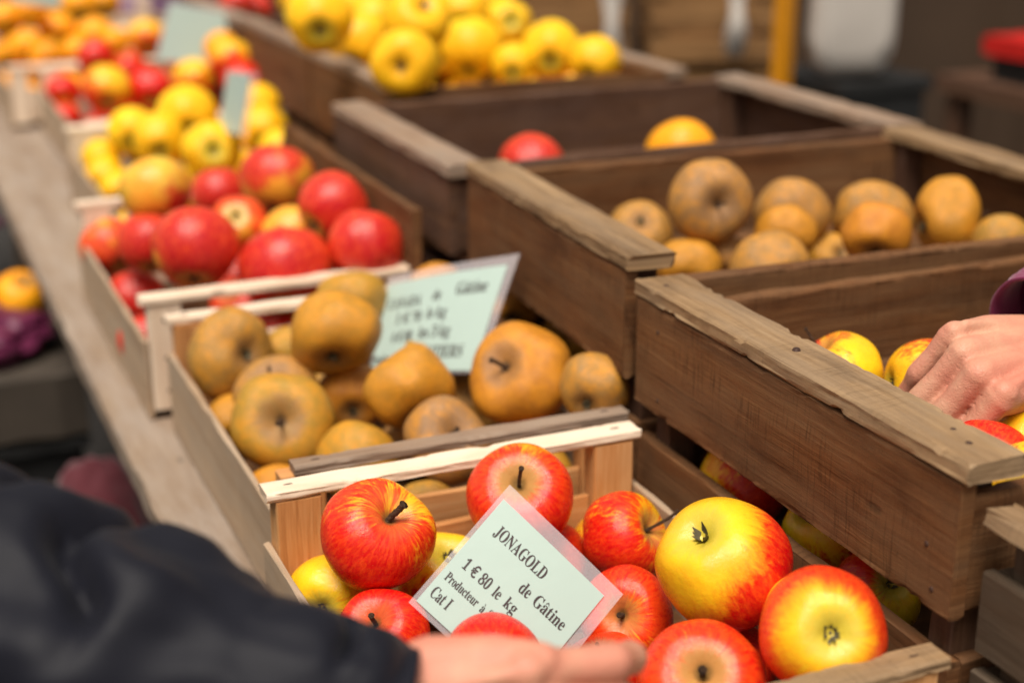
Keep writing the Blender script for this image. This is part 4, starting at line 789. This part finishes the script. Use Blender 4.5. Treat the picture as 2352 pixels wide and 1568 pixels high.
def card(cs,lines,label,border=(.04,.10,.09,.03),lift=.0009,bend=0.,cardmat='paper'):
    TL,TR,BR,BL=[Vector(c) for c in cs]
    nrm=(TR-TL).cross(BL-TL).normalized()
    if nrm.dot(Vector((0,0,CAMH))-TL)<0:nrm=-nrm
    def at(u,v,k=0.):
        p=(TL*(1-u)+TR*u)*(1-v)+(BL*(1-u)+BR*u)*v
        return p+nrm*(k+bend*(math.sin(math.pi*min(1,max(0,u)))-.5)+bend*.4*math.sin(2.2*v))
    o=empty('price_card',(BL+BR)/2);tag(o,label,'price card','price cards stuck among the apples')
    def sheet(name,u0,u1,v0,v1,k,mat,n=10,th=.0003):
        V=[];Fc=[]
        for kk in (k,k-th):
            for j in range(n+1):
                for i in range(n+1): V.append(at(u0+(u1-u0)*i/n,v0+(v1-v0)*j/n,kk))
        m=(n+1)**2
        for j in range(n):
            for i in range(n):
                q=j*(n+1)+i;Fc.append((q,q+1,q+n+2,q+n+1));Fc.append((m+q+n+1,m+q+n+2,m+q+1,m+q))
        ed=[i for i in range(n)]+[n+(n+1)*j for j in range(n)]+[(n+1)*n+n-i for i in range(n)]+[(n+1)*(n-j) for j in range(n)]
        for a_,b_ in zip(ed,ed[1:]+ed[:1]): Fc.append((b_,a_,a_+m,b_+m))
        return link(name,mesh_of(name,V,Fc),mat,o,smooth=False)
    l,t_,r_,b_=border
    sheet('paper',0,1,0,1,0,M[cardmat])
    sheet('plastic_sleeve',-l,1+r_,-t_,1+b_,-.0012,M['sleeve'],th=.0002)
    for (s,u0,u1,v,hh) in lines:
        V,Fc,wd=line_mesh(s)
        if not V: continue
        P=[at(u0+(u1-u0)*q.x/wd,v-hh*q.y/.7,lift-.0005) for q in V]
        link('lettering',mesh_of('lettering',P,Fc),M['ink'],o)
    return o
card(CARDS['J'],[('JONAGOLD',.105,.585,.250,.098),('de',.50,.59,.432,.098),('Gâtine',.635,.92,.432,.098),('1 € 80',.085,.33,.592,.092),('le',.375,.435,.592,.092),('kg',.485,.585,.592,.092),('Producteur',.045,.345,.742,.072),('à',.382,.412,.742,.072),('SOUTIERS',.443,.76,.742,.072),('Cat I',.04,.205,.905,.095)],'sharp pale green price card reading JONAGOLD de Gâtine, tilted among the striped apples',(.035,.115,.10,.045),bend=.0012)
card(CARDS['C'],[('CANADA',.05,.36,.30,.12),('de',.46,.53,.27,.11),('Gâtine',.65,.90,.245,.13),('1 € 70',.16,.40,.48,.11),('le kg',.45,.62,.46,.12),('4 € 00',.16,.36,.68,.11),('les 3 kg',.42,.70,.66,.12),('Producteur à',.0,.37,.90,.10),('SOUTIERS',.42,.86,.87,.12)],'blurred pale green price card reading CANADA de Gâtine, standing among the russet apples',(.02,.10,.06,.02),bend=.003)
card(CARDS['E'],[('GALA de Gâtine',.12,.85,.30,.12)][:0],'large pale price card out of focus above the far red and orange heap',(.02,.06,.04,.02))
card(CARDS['N'],[],'narrow price card seen almost edge on in the small yellow heap',(.06,.05,.25,.03))
card(CARDS['O'],[],'price card cut off by the top left edge of the picture',(.02,.04,.03,.02))
# ---------------------------------------------------------------- people
N=NT('skin');tc=N.n('ShaderNodeTexCoord').outputs['Object']
f1=N.noise(tc,28,4,.6);f2=N.noise(tc,9,3,.6)
c=N.mix(N.rng(f1,.35,.7),(.56,.30,.195),(.54,.215,.145));c=N.mix(N.math('MULTIPLY',N.rng(f2,.42,.64),.75),c,(.56,.19,.13))
nb=N.n('ShaderNodeTexVoronoi');N.put(nb.inputs['Vector'],tc);nb.inputs['Scale'].default_value=900
M['skin']=N.done(c,.5,N.bump(N.math('ADD',N.math('ADD',N.noise(tc,420,4,.6),N.math('MULTIPLY',N.noise(tc,90,4,.6,1.),2.)),N.math('MULTIPLY',nb.outputs['Distance'],.6)),.0004,.8),.35,Subsurface_Weight=.05,Subsurface_Scale=.004)
M['nail_skin']=plain('finger_nail',(.66,.38,.30),.3,.08)
def capsules(chains,seg=14):
    bm=bmesh.new()
    for ch in chains:
        pts=[(Vector(p),r) for p,r in ch]
        for (p,r) in pts:
            bmesh.ops.create_icosphere(bm,subdivisions=2,radius=r,matrix=Matrix.Translation(p))
        for (p,r),(q,s) in zip(pts,pts[1:]):
            if (q-p).length<1e-5: continue
            V,Fc=tube([p,p.lerp(q,.33),p.lerp(q,.67),q],[r,r+(s-r)*.33,r+(s-r)*.67,s],seg)
            vs=[bm.verts.new(v) for v in V]
            for f in Fc: bm.faces.new([vs[i] for i in f])
    me=bpy.data.meshes.new('tmp');bm.to_mesh(me);bm.free();return me
def remeshed(chains,voxel,smooth=6,name='body'):
    me=capsules(chains);o=bpy.data.objects.new('tmp',me);COL.objects.link(o)
    m=o.modifiers.new('r','REMESH');m.mode='VOXEL';m.voxel_size=voxel
    s=o.modifiers.new('s','SMOOTH');s.iterations=smooth;s.factor=.5
    dg=bpy.context.evaluated_depsgraph_get();out=bpy.data.meshes.new_from_object(o.evaluated_get(dg))
    bpy.data.objects.remove(o);out.name=name
    return out
def join(meshes,name):
    bm=bmesh.new()
    for m in meshes: bm.from_mesh(m)
    out=bpy.data.meshes.new(name);bm.to_mesh(out);bm.free();return out
def hand(wrist,fwd,back,side,curl,spread=1.,s=1.,thumb=None,fore=None):
    """hand from wrist along fwd, back = out of the back of the hand, side = towards the thumb"""
    W=Vector(wrist);f=Vector(fwd).normalized();b=Vector(back);b=(b-f*b.dot(f)).normalized();sd=f.cross(b)
    if sd.dot(Vector(side))<0: sd=-sd
    P=lambda x,y,z:W+(f*x+sd*y+b*z)*s      # x along hand, y to thumb, z to back
    ch=[];info=[]
    roots=[(.088,.030),(.092,.0095),(.088,-.011),(.080,-.030)]
    lens=[(.043,.026,.021),(.048,.030,.022),(.045,.028,.022),(.035,.021,.019)]
    rad=[.0096,.0100,.0093,.0082]
    for k,((x,y),L,r) in enumerate(zip(roots,lens,rad)):
        p=P(x,y,.002 if k in(1,2) else -.002)
        ch.append([(P(.012,y*.62,0),.0135*s),(P(x*.55,y*.85,.001),.0125*s),(p,r*1.22*s)])
        ch.append([(P(x*.98,y,.0035),r*1.05*s),(P(x*1.0,y,.004),r*1.0*s)]);ch.append([(P(x*.35,y*.7,.0085),.0042*s),(P(x*.9,y*.97,.0095),.0045*s)])
        ch.append([(P(.02,y*.6,-.010),.013*s),(P(x*.62,y*.9,-.010),.012*s),(P(x*.92,y,-.006),r*1.1*s)])
        a_=0;pts=[(p,r*1.14*s)];cur=p;sp=(y*2.2)*spread
        for j,(l,cu) in enumerate(zip(L,curl[k])):
            a_+=cu;d=(f*math.cos(a_)-b*math.sin(a_)+sd*sp*math.cos(a_)).normalized()
            mid=cur+d*l*s*.5
            nr=r*(1,.93,.86)[j]
            pts.append((mid,nr*.94*s));cur=cur+d*l*s;pts.append((cur,nr*(1.03 if j<2 else .80)*s))
        info.append((cur,d,b*math.cos(a_)+f*math.sin(a_)))
        ch.append(pts)
    ch.append([(P(.0,.006,-.001),.0225*s),(P(0,-.010,-.001),.021*s)])
    ch.append([(P(.03,-.026,-.012),.013*s),(P(.06,-.028,-.010),.012*s)])
    th=thumb or [(.018,.020,-.010),(.042,.044,-.016),(.072,.058,-.020),(.098,.062,-.026)]
    tr=[.0165,.0145,.0112,.0092]
    ch.append([(P(*q),r*s) for q,r in zip(th,tr)])
    ch.append([(P(*th[0]),.016*s),(P(.05,.024,-.012),.012*s)])
    # wrist to forearm
    fo=[(P(.008,0,-.001),.023*s)]+[(Vector(q),r) for q,r in (fore or [])]
    ch.append(fo);ch.append([(P(-.005,.010,0),.021*s),(P(-.05,.011,0),.022*s)]);ch.append([(P(-.005,-.010,0),.021*s),(P(-.05,-.011,0),.022*s)])
    return ch,info
def sleeve_tube(path,rads,fold,name,mat,parent,seed=0,seg=96,step=.0035,flat=1.,hem=.006,fr=70.,spec=0):
    """cloth tube with folds; path of points, last one is the cuff opening"""
    P=[Vector(p) for p in path];L=[0]
    for a_,b_ in zip(P,P[1:]): L.append(L[-1]+(b_-a_).length)
    n=int(L[-1]/step);V=[];Fc=[];ro=Vector((seed*7.7,seed*3.1,0))
    def samp(t):
        for k in range(len(P)-1):
            if t<=L[k+1] or k==len(P)-2:
                f=(t-L[k])/(L[k+1]-L[k]);f=max(0,min(1,f))
                p0=P[max(k-1,0)];p1=P[k];p2=P[k+1];p3=P[min(k+2,len(P)-1)]
                q=.5*((2*p1)+(p2-p0)*f+(2*p0-5*p1+4*p2-p3)*f*f+(-p0+3*p1-3*p2+p3)*f**3)
                return q,rads[k]+(rads[k+1]-rads[k])*S3(0,1,f)
    up=Vector((0,0,1))
    for i in range(n+1):
        t=L[-1]*i/n;c,r=samp(t);c2,_=samp(min(L[-1],t+.004));c1,_=samp(max(0,t-.004));d=(c2-c1).normalized()
        x=d.cross(up).normalized();y=x.cross(d)
        end=S3(0,.02,L[-1]-t)
        for j in range(seg):
            a_=2*math.pi*j/seg;q=Vector((t*fr*.16,math.cos(a_)*.8,math.sin(a_)*.8))+ro
            w1=noise.noise(q);w2=noise.noise(q*2.1+Vector((3,1,2)))
            ph=t*fr+math.sin(a_+1.)*1.6+w1*3.2
            fo=(1-abs(math.sin(ph)))**2.2*-1.7*S3(-.25,.35,noise.noise(q*1.3+Vector((9,4,1))))+w2*.8+.2*noise.noise(q*5)+.2
            rr=r*(1+fold*fo*(.35+.65*end))
            if L[-1]-t<hem: rr+=.0012
            V.append(c+x*math.cos(a_)*rr*flat+y*math.sin(a_)*rr)
    for i in range(n):
        for j in range(seg):
            k=(j+1)%seg;Fc.append((i*seg+j,i*seg+k,(i+1)*seg+k,(i+1)*seg+j))
    # turned in hem
    b=len(V)-seg;c,r=samp(L[-1]);
    for q in range(3):
        base=len(V)
        for j in range(seg):
            v=V[b+j];V.append(c+(v-c)*(.93,.90,.88)[q]-d*(.001,.012,.03)[q])
        prev=b if q==0 else base-seg
        for j in range(seg):
            k=(j+1)%seg;Fc.append((prev+j,prev+k,base+k,base+j))
    return link(name,mesh_of(name,V,Fc),mat,parent,smooth=True)
def cloth_mat(name,col,sheen=.3,rough=.8,wv=900,spec=.3):
    N=NT(name);tc=N.n('ShaderNodeTexCoord').outputs['Object']
    c=N.mix(N.noise(tc,60,5,.7),[q*.8 for q in col],[q*1.2 for q in col])
    h=N.noise(tc,wv,3,.6)
    return N.done(c,rough,N.bump(h,.0006,.5),spec,Sheen_Weight=sheen,Sheen_Roughness=.5)
M['navy']=cloth_mat('dark_navy_jacket_cloth',(.0046,.0050,.0100),.03,.58,700,.2)
M['burg']=cloth_mat('burgundy_fleece',(.17,.010,.062),.3,.9,500,.15)
M['jeans']=cloth_mat('dark_trouser_cloth',(.02,.022,.03),.2,.85)
M['hair']=plain('brown_hair',(.05,.03,.02),.55,.4,60)
M['shoe']=plain('black_shoe_leather',(.015,.013,.012),.45)
def figure(feet,shoulders,hip,headc,arm_free,face):
    """rest of a standing body; returns capsule chains for body and clothes (world space)"""
    hip=Vector(hip);sl,sr=[Vector(q) for q in shoulders];neck=(sl+sr)/2;hc=Vector(headc);f=Vector(face).normalized()
    side=(sl-sr).normalized()
    torso=[[(hip,.115),(hip.lerp(neck,.35),.11),(hip.lerp(neck,.75),.12),(neck-Vector((0,0,.05)),.09)]]
    for s in (1,-1): torso.append([(hip+side*.07*s,.095),(hip.lerp(neck,.5)+side*.07*s,.09),(neck+side*.10*s-Vector((0,0,.07)),.085),((sl if s==1 else sr),.055)])
    legs=[]
    for s,ft in zip((1,-1),feet):
        ft=Vector(ft);h0=hip+side*.09*s;kn=(h0+ft)/2+f*.02;kn.z+=.02
        legs.append([(h0,.088),(kn,.058),(kn.lerp(ft,.3)-f*.01,.056),(ft+Vector((0,0,.07)),.036)])
    head=[[(neck,.055),(hc-Vector((0,0,.08))-f*.01,.052)],[(hc+f*.01+Vector((0,0,.02)),.082),(hc+f*.025-Vector((0,0,.045)),.060),(hc+f*.045-Vector((0,0,.085)),.034)],[(hc-f*.03+Vector((0,0,.035)),.078)],
          [(hc+f*.088+Vector((0,0,.012)),.009),(hc+f*.108-Vector((0,0,.022)),.013)],[(hc+f*.080-Vector((0,0,.052))+side*.016,.009),(hc+f*.080-Vector((0,0,.052))-side*.016,.009)],
          [(hc+side*.080,.011),(hc+side*.080+Vector((0,0,-.018)),.009)],[(hc-side*.080,.011),(hc-side*.080+Vector((0,0,-.018)),.009)]]
    shoes=[]
    for ft in feet: ft=Vector(ft);shoes.append([(ft+Vector((0,0,.045))-f*.04,.042),(ft+Vector((0,0,.035))+f*.10,.036),(ft+Vector((0,0,.03))+f*.17,.028)])
    ha=[[(hc-f*.035+Vector((0,0,.045)),.088),(hc-f*.02+Vector((0,0,.06)),.084)],[(hc-f*.05-Vector((0,0,.02)),.078),(hc-f*.055-Vector((0,0,.08)),.055)]]
    # free arm hanging down
    fs=sl if arm_free==1 else sr;o=side*(.05*arm_free)
    arm=[(fs,.05),(fs+o-Vector((0,0,.28)),.042),(fs+o*1.3-Vector((0,0,.50))+f*.06,.033)]
    return torso,legs,head,shoes,ha,arm,fs+o*1.3-Vector((0,0,.50))+f*.06,f,side
def add_person(label,hch,skin_extra,shoulders,hip,feet,headc,face,arm_free,arm_pts,mats,cloth,voxel=.0018):
    torso,legs,head,shoes,ha,arm,wr,f,side=figure(feet,shoulders,hip,headc,arm_free,face)
    fh,_=hand(wr-Vector((0,0,.03)),(0,0,-1),side*arm_free,f,[(.15,.25,.2)]*4,.4,1.,None,[(wr,.026)])
    m1=remeshed(hch,voxel,5);m2=remeshed(torso+legs+head+[arm]+arm_pts,.008,4);m3=remeshed(fh,.003,4)
    body=link('person',join([m1,m2,m3],'person'),M['skin'],smooth=True);tag(body,label,'person')
    fat=lambda chs,k:[[(p,r+k) for p,r in c] for c in chs]
    link(cloth,remeshed(fat(torso,.018)+fat([arm],.016)+fat(arm_pts,.016),.007,4,cloth),mats[0],body,smooth=True)
    link('trousers',remeshed(fat(legs,.014)+[[(Vector(hip),.13),(Vector(hip)-Vector((0,0,.05)),.12)]],.008,4,'trousers'),M['jeans'],body,smooth=True)
    link('hair',remeshed(ha,.006,3,'hair'),M['hair'],body,smooth=True)
    for sh in shoes: link('shoe',remeshed([sh],.006,3,'shoe'),M['shoe'],body,smooth=True)
    eyes=[]
    hc=Vector(headc)
    for s in (1,-1):
        bm=bmesh.new();bmesh.ops.create_uvsphere(bm,u_segments=12,v_segments=8,radius=.0115,matrix=Matrix.Translation(hc+f*.075+side*.031*s+Vector((0,0,.012))))
        me=bpy.data.meshes.new('eye');bm.to_mesh(me);bm.free();link('eye',me,M['eye'],body,smooth=True)
    return body
M['eye']=plain('eye_dark',(.05,.04,.035),.2,.3)
# near customer: dark navy sleeve and hand in the lower left
w1=Vector((.170,.583,.1675))
hch,_=hand(w1,(.86,-.47,.10),(-.30,-.80,.45),(.0,.2,1),[(.5,.8,.5),(.7,.9,.6),(.8,1.,.6),(.9,1.,.6)],.3,1.,[(.012,.018,-.004),(.040,.034,-.004),(.070,.036,-.003),(.094,.034,-.002)],[((.150,.592,.172),.028),((.10,.62,.197),.034),((-.02,.70,.235),.042)])
p1=add_person('person in a dark navy jacket whose hand reaches over the striped apples',hch,None,((-.36,1.00,.56),(-.30,.60,.56)),(-.52,.80,.12),((-.50,.93,-.85),(-.50,.70,-.85)),(-.30,.82,.80),(1,-.05,-.25),1,[[(Vector((-.30,.60,.55)),.055),(Vector((-.16,.68,.36)),.05),(Vector((-.06,.71,.245)),.044)]],(M['navy'],),'jacket')
sleeve_tube([(-.30,.62,.54),(-.20,.67,.42),(-.10,.71,.275),(-.02,.695,.226),(.06,.645,.212),(.13,.600,.190),(.172,.580,.177),(.194,.570,.172)],[.075,.080,.080,.076,.064,.050,.045,.040],.24,'jacket_sleeve',M['navy'],p1,11,fr=58.)
# stallholder side: burgundy sleeve, hand in the dark crate
w2=Vector((.752,.766,.224))
hch,_=hand(w2,(-1,-.20,.04),(.05,-.45,.87),(-.1,-.8,-.5),[(1.30,.35,.3),(1.24,.35,.3),(1.22,.4,.3),(1.28,.4,.3)],.15,.98,[(.012,.022,-.012),(.030,.040,-.026),(.050,.046,-.044),(.070,.040,-.060)],[((.80,.785,.244),.029),((.90,.82,.30),.036),((1.06,.86,.40),.044)])
p2=add_person('person in a burgundy top reaching into the big dark crate from the right',hch,None,((1.34,.66,.60),(1.32,1.06,.60)),(1.52,.86,.10),((1.50,.74,-.85),(1.50,.98,-.85)),(1.34,.86,.84),(-1,0,-.25),1,[[(Vector((1.32,1.04,.58)),.055),(Vector((1.22,.95,.48)),.05),(Vector((1.08,.87,.405)),.046)]],(M['burg'],),'sweater')
sleeve_tube([(1.33,1.04,.58),(1.22,.95,.485),(1.08,.87,.41),(.95,.83,.335),(.85,.803,.272),(.790,.787,.246),(.750,.777,.234)],[.07,.068,.064,.056,.048,.042,.040],.10,'sweater_sleeve',M['burg'],p2,9,fr=150.)

# ---------------------------------------------------------------- things under the table edge, left
def rbox(name,x0,x1,y0,y1,z0,z1,mat,parent=None,bev=.006,wob=.004):
    return part(name,[(x0,x1,y0,y1,z0,z1)],mat,parent,bev=bev,wob=wob)
def blob(name,c,s,mat,parent=None,seed=0,amp=.25,fr=2.,sub=5,sharp=False):
    bm=bmesh.new();bmesh.ops.create_icosphere(bm,subdivisions=sub,radius=1)
    ro=Vector((seed*3.3,seed*1.7,0))
    for v in bm.verts:
        n=noise.noise(v.co*fr+ro);n2=noise.noise(v.co*fr*2.7+ro)
        k=1+amp*((1-abs(n)*2) if sharp else n)+amp*.5*n2
        v.co=Vector((v.co.x*s[0]*k,v.co.y*s[1]*k,v.co.z*s[2]*k))
    me=bpy.data.meshes.new(name);bm.to_mesh(me);bm.free()
    o=link(name,me,mat,parent,smooth=True)
    if parent is None:o.location=c
    else:o.location=Vector(c)-parent.location
    return o
M['black']=plain('black_plastic',(.012,.012,.012),.6)
M['carton']=plain('grey_brown_cardboard',(.050,.038,.028),.8,.3,12)
M['pinkbag']=plain('pink_purple_plastic',(.12,.018,.055),.3,.35,9,Transmission_Weight=.15)
M['lilac']=plain('lilac_cloth',(.30,.18,.33),.8,.3,14)
M['maroon']=cloth_mat('maroon_bag_cloth',(.07,.006,.012),.3,.8)
b=empty('cardboard_box',(.05,2.3,-.285));tag(b,'grey brown carton beyond the table edge under the pink plastic bag','box')
rbox('box_body',-.15,.25,2.14,2.44,-.284,-.180,M['carton'],b);rbox('box_flap',-.24,-.155,2.15,2.43,-.195,-.185,M['carton'],b)
b=empty('black_bin',(.05,2.3,-.85));tag(b,'added black support standing for the darkness under the grey brown carton, beyond the table edge','bin')  # added support for the carton, black to paint the darkness below it
rbox('bin_body',-.14,.24,2.16,2.43,-.849,-.31,M['black'],b);rbox('bin_lid',-.15,.25,2.145,2.435,-.307,-.2865,M['black'],b)
bg_=blob('plastic_bag',(.11,2.27,-.150),(.11,.10,.045),M['pinkbag'],None,4,.22,2.2);tag(bg_,'crumpled pink and purple plastic bag lying on the grey carton beyond the table edge','bag')
for k,(p,r) in enumerate((((.186,2.30,-.105),.040),((.112,2.29,-.085),.036))):
    place_apple(700+k,'L6','ora',p,r,(.2,-.4,.8),0,.5,(0,0,1),('orange yellow fruit on the pink plastic bag, next to the table edge','orange yellow fruit on the pink plastic bag, left of the other one')[k],'fruit on the pink plastic bag',False)
bd_=blob('shopping_bag',(.215,1.83,-.40),(.09,.10,.20),M['maroon'],None,8,.12,1.6);tag(bd_,'dark maroon cloth bag hanging low at the table edge','bag')
st_=blob('plastic_strip',(.11,2.50,-.035),(.075,.05,.012),M['pinkbag'],None,2,.15);tag(st_,'dull purple strip of plastic beyond the table edge, above the pink bag','plastic strip')
# ---------------------------------------------------------------- background behind the stall
M['tarp']=plain('dark_brown_tarpaulin',(.042,.022,.010),.8,.35,3)
M['brownwood']=wood('background_crate_wood',(.10,.045,.018),(.24,.125,.05),(.36,.21,.09),.8,(.04,.02,.01),.5,.8)
M['yellow']=plain('orange_yellow_paint',(.56,.22,.004),.45,.1)
M['white']=plain('grey_white_plastic',(.46,.42,.38),.5,.12,6)
M['redp']=plain('red_plastic',(.50,.012,.010),.4,.2)
# tarpaulin backdrop with folds
V=[];Fc=[];nx,nz=160,12
A_=Vector((.6,7.2,0));B_=Vector((7.4,1.2,0))
dn=Vector((B_.y-A_.y,A_.x-B_.x,0)).normalized()
for j in range(nz+1):
    for i in range(nx+1):
        p=A_.lerp(B_,i/nx);wv=.05*math.sin(i*.9+math.sin(i*.31)*2)*(.4+.6*j/nz)
        V.append((p.x+dn.x*wv,p.y+dn.y*wv,1.6-2.42*j/nz))
for j in range(nz):
    for i in range(nx):
        q=j*(nx+1)+i;Fc.append((q,q+1,q+nx+2,q+nx+1))
tp=link('tarpaulin',mesh_of('tarpaulin',V,Fc),M['tarp'],smooth=True);md=tp.modifiers.new('s','SOLIDIFY');md.thickness=.004
tag(tp,'dark brown tarpaulin hung as the back wall of the stall','tarpaulin')
# stacks of old crates behind, at about 3.3 m
def bgcrate(x,y,z,rot,label,w=.5,d=.34,h=.26,mat='brownwood'):
    t=empty('stacked_crate',(0,0,0));tag(t,label,'crate','crates stacked behind the stall')
    m=M[mat];n=3
    for k in range(n):
        za=h*k/n+.008;zb_=h*(k+1)/n-.012
        part('side_slat',[(-w/2,w/2,-d/2,-d/2+.01,za,zb_)],m,t);part('side_slat',[(-w/2,w/2,d/2-.01,d/2,za,zb_)],m,t)
        part('end_slat',[(-w/2,-w/2+.01,-d/2+.011,d/2-.011,za,zb_)],m,t);part('end_slat',[(w/2-.01,w/2,-d/2+.011,d/2-.011,za,zb_)],m,t)
    for sx in (-1,1):
        for sy in (-1,1):
            cx,cy=sx*(w/2-.028),sy*(d/2-.028);part('corner_post',[(cx-.016,cx+.016,cy-.016,cy+.016,.004,h+.012)],m,t)
    part('base',[(-w/2+.012,w/2-.012,-d/2+.012,d/2-.012,.002,.008)],m,t)
    t.location=(x,y,z);t.rotation_euler=(0,0,rot)
    return t
rot=-.41
u=Vector((math.cos(rot),math.sin(rot),0));v=Vector((-math.sin(rot),math.cos(rot),0))
names_r=['lowest','second','third','fourth']
for c_,(bx_,by_) in enumerate(((1.42,3.98),(1.80,3.78),(2.15,3.60))):
    for k in range(4):
        hgt=.272
        bgcrate(bx_+.015*((c_*3+k)%3),by_,-.848+k*hgt,rot+.03*((k+c_)%3-1),'brown crate behind the stall, %s in the %s stack from the left'%(names_r[k],('first','second','third')[c_]),w=.34)
for k,(q,l) in enumerate((((1.80,3.48),.24),((2.10,3.36),.22))):
    q=Vector((q[0],q[1],0));bm=bmesh.new();ws=.022;pp=[]
    for j in range(10):
        for sgn in (-1,1):
            p=q+u*(ws*sgn*(1+.3*math.sin(j+k)))+v*(.012*math.sin(j*.9))-v*.003*sgn;pp.append(bm.verts.new((p.x,p.y,.22-l*j/9)))
    for j in range(9): bm.faces.new((pp[2*j],pp[2*j+1],pp[2*j+3],pp[2*j+2]))
    me=bpy.data.meshes.new('cloth');bm.to_mesh(me);bm.free();o=link('cloth_strip',me,M['white'],smooth=True);o.modifiers.new('s','SOLIDIFY').thickness=.004
    tag(o,('greyish cloth strip hanging on the stacked crates right behind the yellow pile','greyish cloth strip hanging on the stacked crates left of the orange post')[k],'cloth')
V,Fc=tube([(1.843,2.756,-.85),(1.843,2.756,1.2)],[.023,.023],4);pt_=link('stall_post',mesh_of('stall_post',V,Fc),M['yellow'],smooth=False)
tag(pt_,'orange yellow steel post standing behind the stall','post')
bx=empty('black_bin',(2.05,2.76,-.85));tag(bx,'black plastic bin behind the stall under the white sack','bin')
rbox('bin_body',1.93,2.16,2.66,2.90,-.849,.02,M['black'],bx);rbox('bin_lid',1.92,2.17,2.65,2.91,.0225,.05,M['black'],bx)
bm=bmesh.new();bmesh.ops.create_icosphere(bm,subdivisions=5,radius=1)
for q_ in bm.verts:
    c_=q_.co;f_=lambda x_,e_:math.copysign(abs(x_)**e_,x_);q_.co=Vector((f_(c_.x,.42)*.092,f_(c_.y,.7)*.055,f_(c_.z,.35)*.20))*(1+.05*noise.noise(c_*2.3))
me=bpy.data.meshes.new('white_sack');bm.to_mesh(me);bm.free();sk=link('white_sack',me,M['white'],smooth=True);sk.location=(1.985,2.71,.262);sk.rotation_euler=(0,0,-.43)
tag(sk,'greyish white plastic sack standing behind the stall, right of the orange post','sack')
rt=empty('red_tray',(2.42,2.62,.05));tag(rt,'bright red plastic tray at the right edge in the background','tray')
rbox('tray_rim',2.46,2.90,2.62,2.84,.062,.102,M['redp'],rt);rbox('tray_body',2.48,2.88,2.64,2.82,.003,.0605,M['black'],rt)
sb=empty('side_bench',(2.5,2.65,-.85));tag(sb,'dark wooden bench carrying the red tray','bench');rbox('bench_top',2.42,2.99,2.56,2.95,-.04,-.001,M['dark2'],sb)
for x in (2.44,2.92):
    for y in (2.58,2.88): rbox('bench_leg',x,x+.05,y,y+.05,-.849,-.042,M['dark2'],sb)
bk=empty('bucket',(2.62,2.70,.104));V,Fc=tube([(2.62,2.70,.104),(2.62,2.70,.33)],[.058,.075],24);link('bucket_body',mesh_of('b',V,Fc),M['white'],bk,smooth=False)
V,Fc=tube([(2.62,2.70,.3305),(2.62,2.70,.342)],[.08,.08],24);link('bucket_rim',mesh_of('b',V,Fc),M['white'],bk);tag(bk,'pale grey bucket standing on the red tray at the right edge','bucket')
# lilac cloth / bag in the far left background
lc=blob('lilac_bag',(0,0,0),(.17,.12,.22),M['lilac'],None,11,.18,2.);lc.location=(.86,5.0,.09);tag(lc,'lilac cloth bag at the far end of the table, behind the far price card','bag')
pk=blob('pink_bag',(0,0,0),(.10,.10,.16),M['pinkbag'],None,13,.2,2.);pk.location=(1.13,4.9,.12);tag(pk,'pink plastic bag beside the lilac one at the far end of the table','bag')

for o in list(bpy.data.objects):
    if o.type=='MESH' and not o.data.users: pass
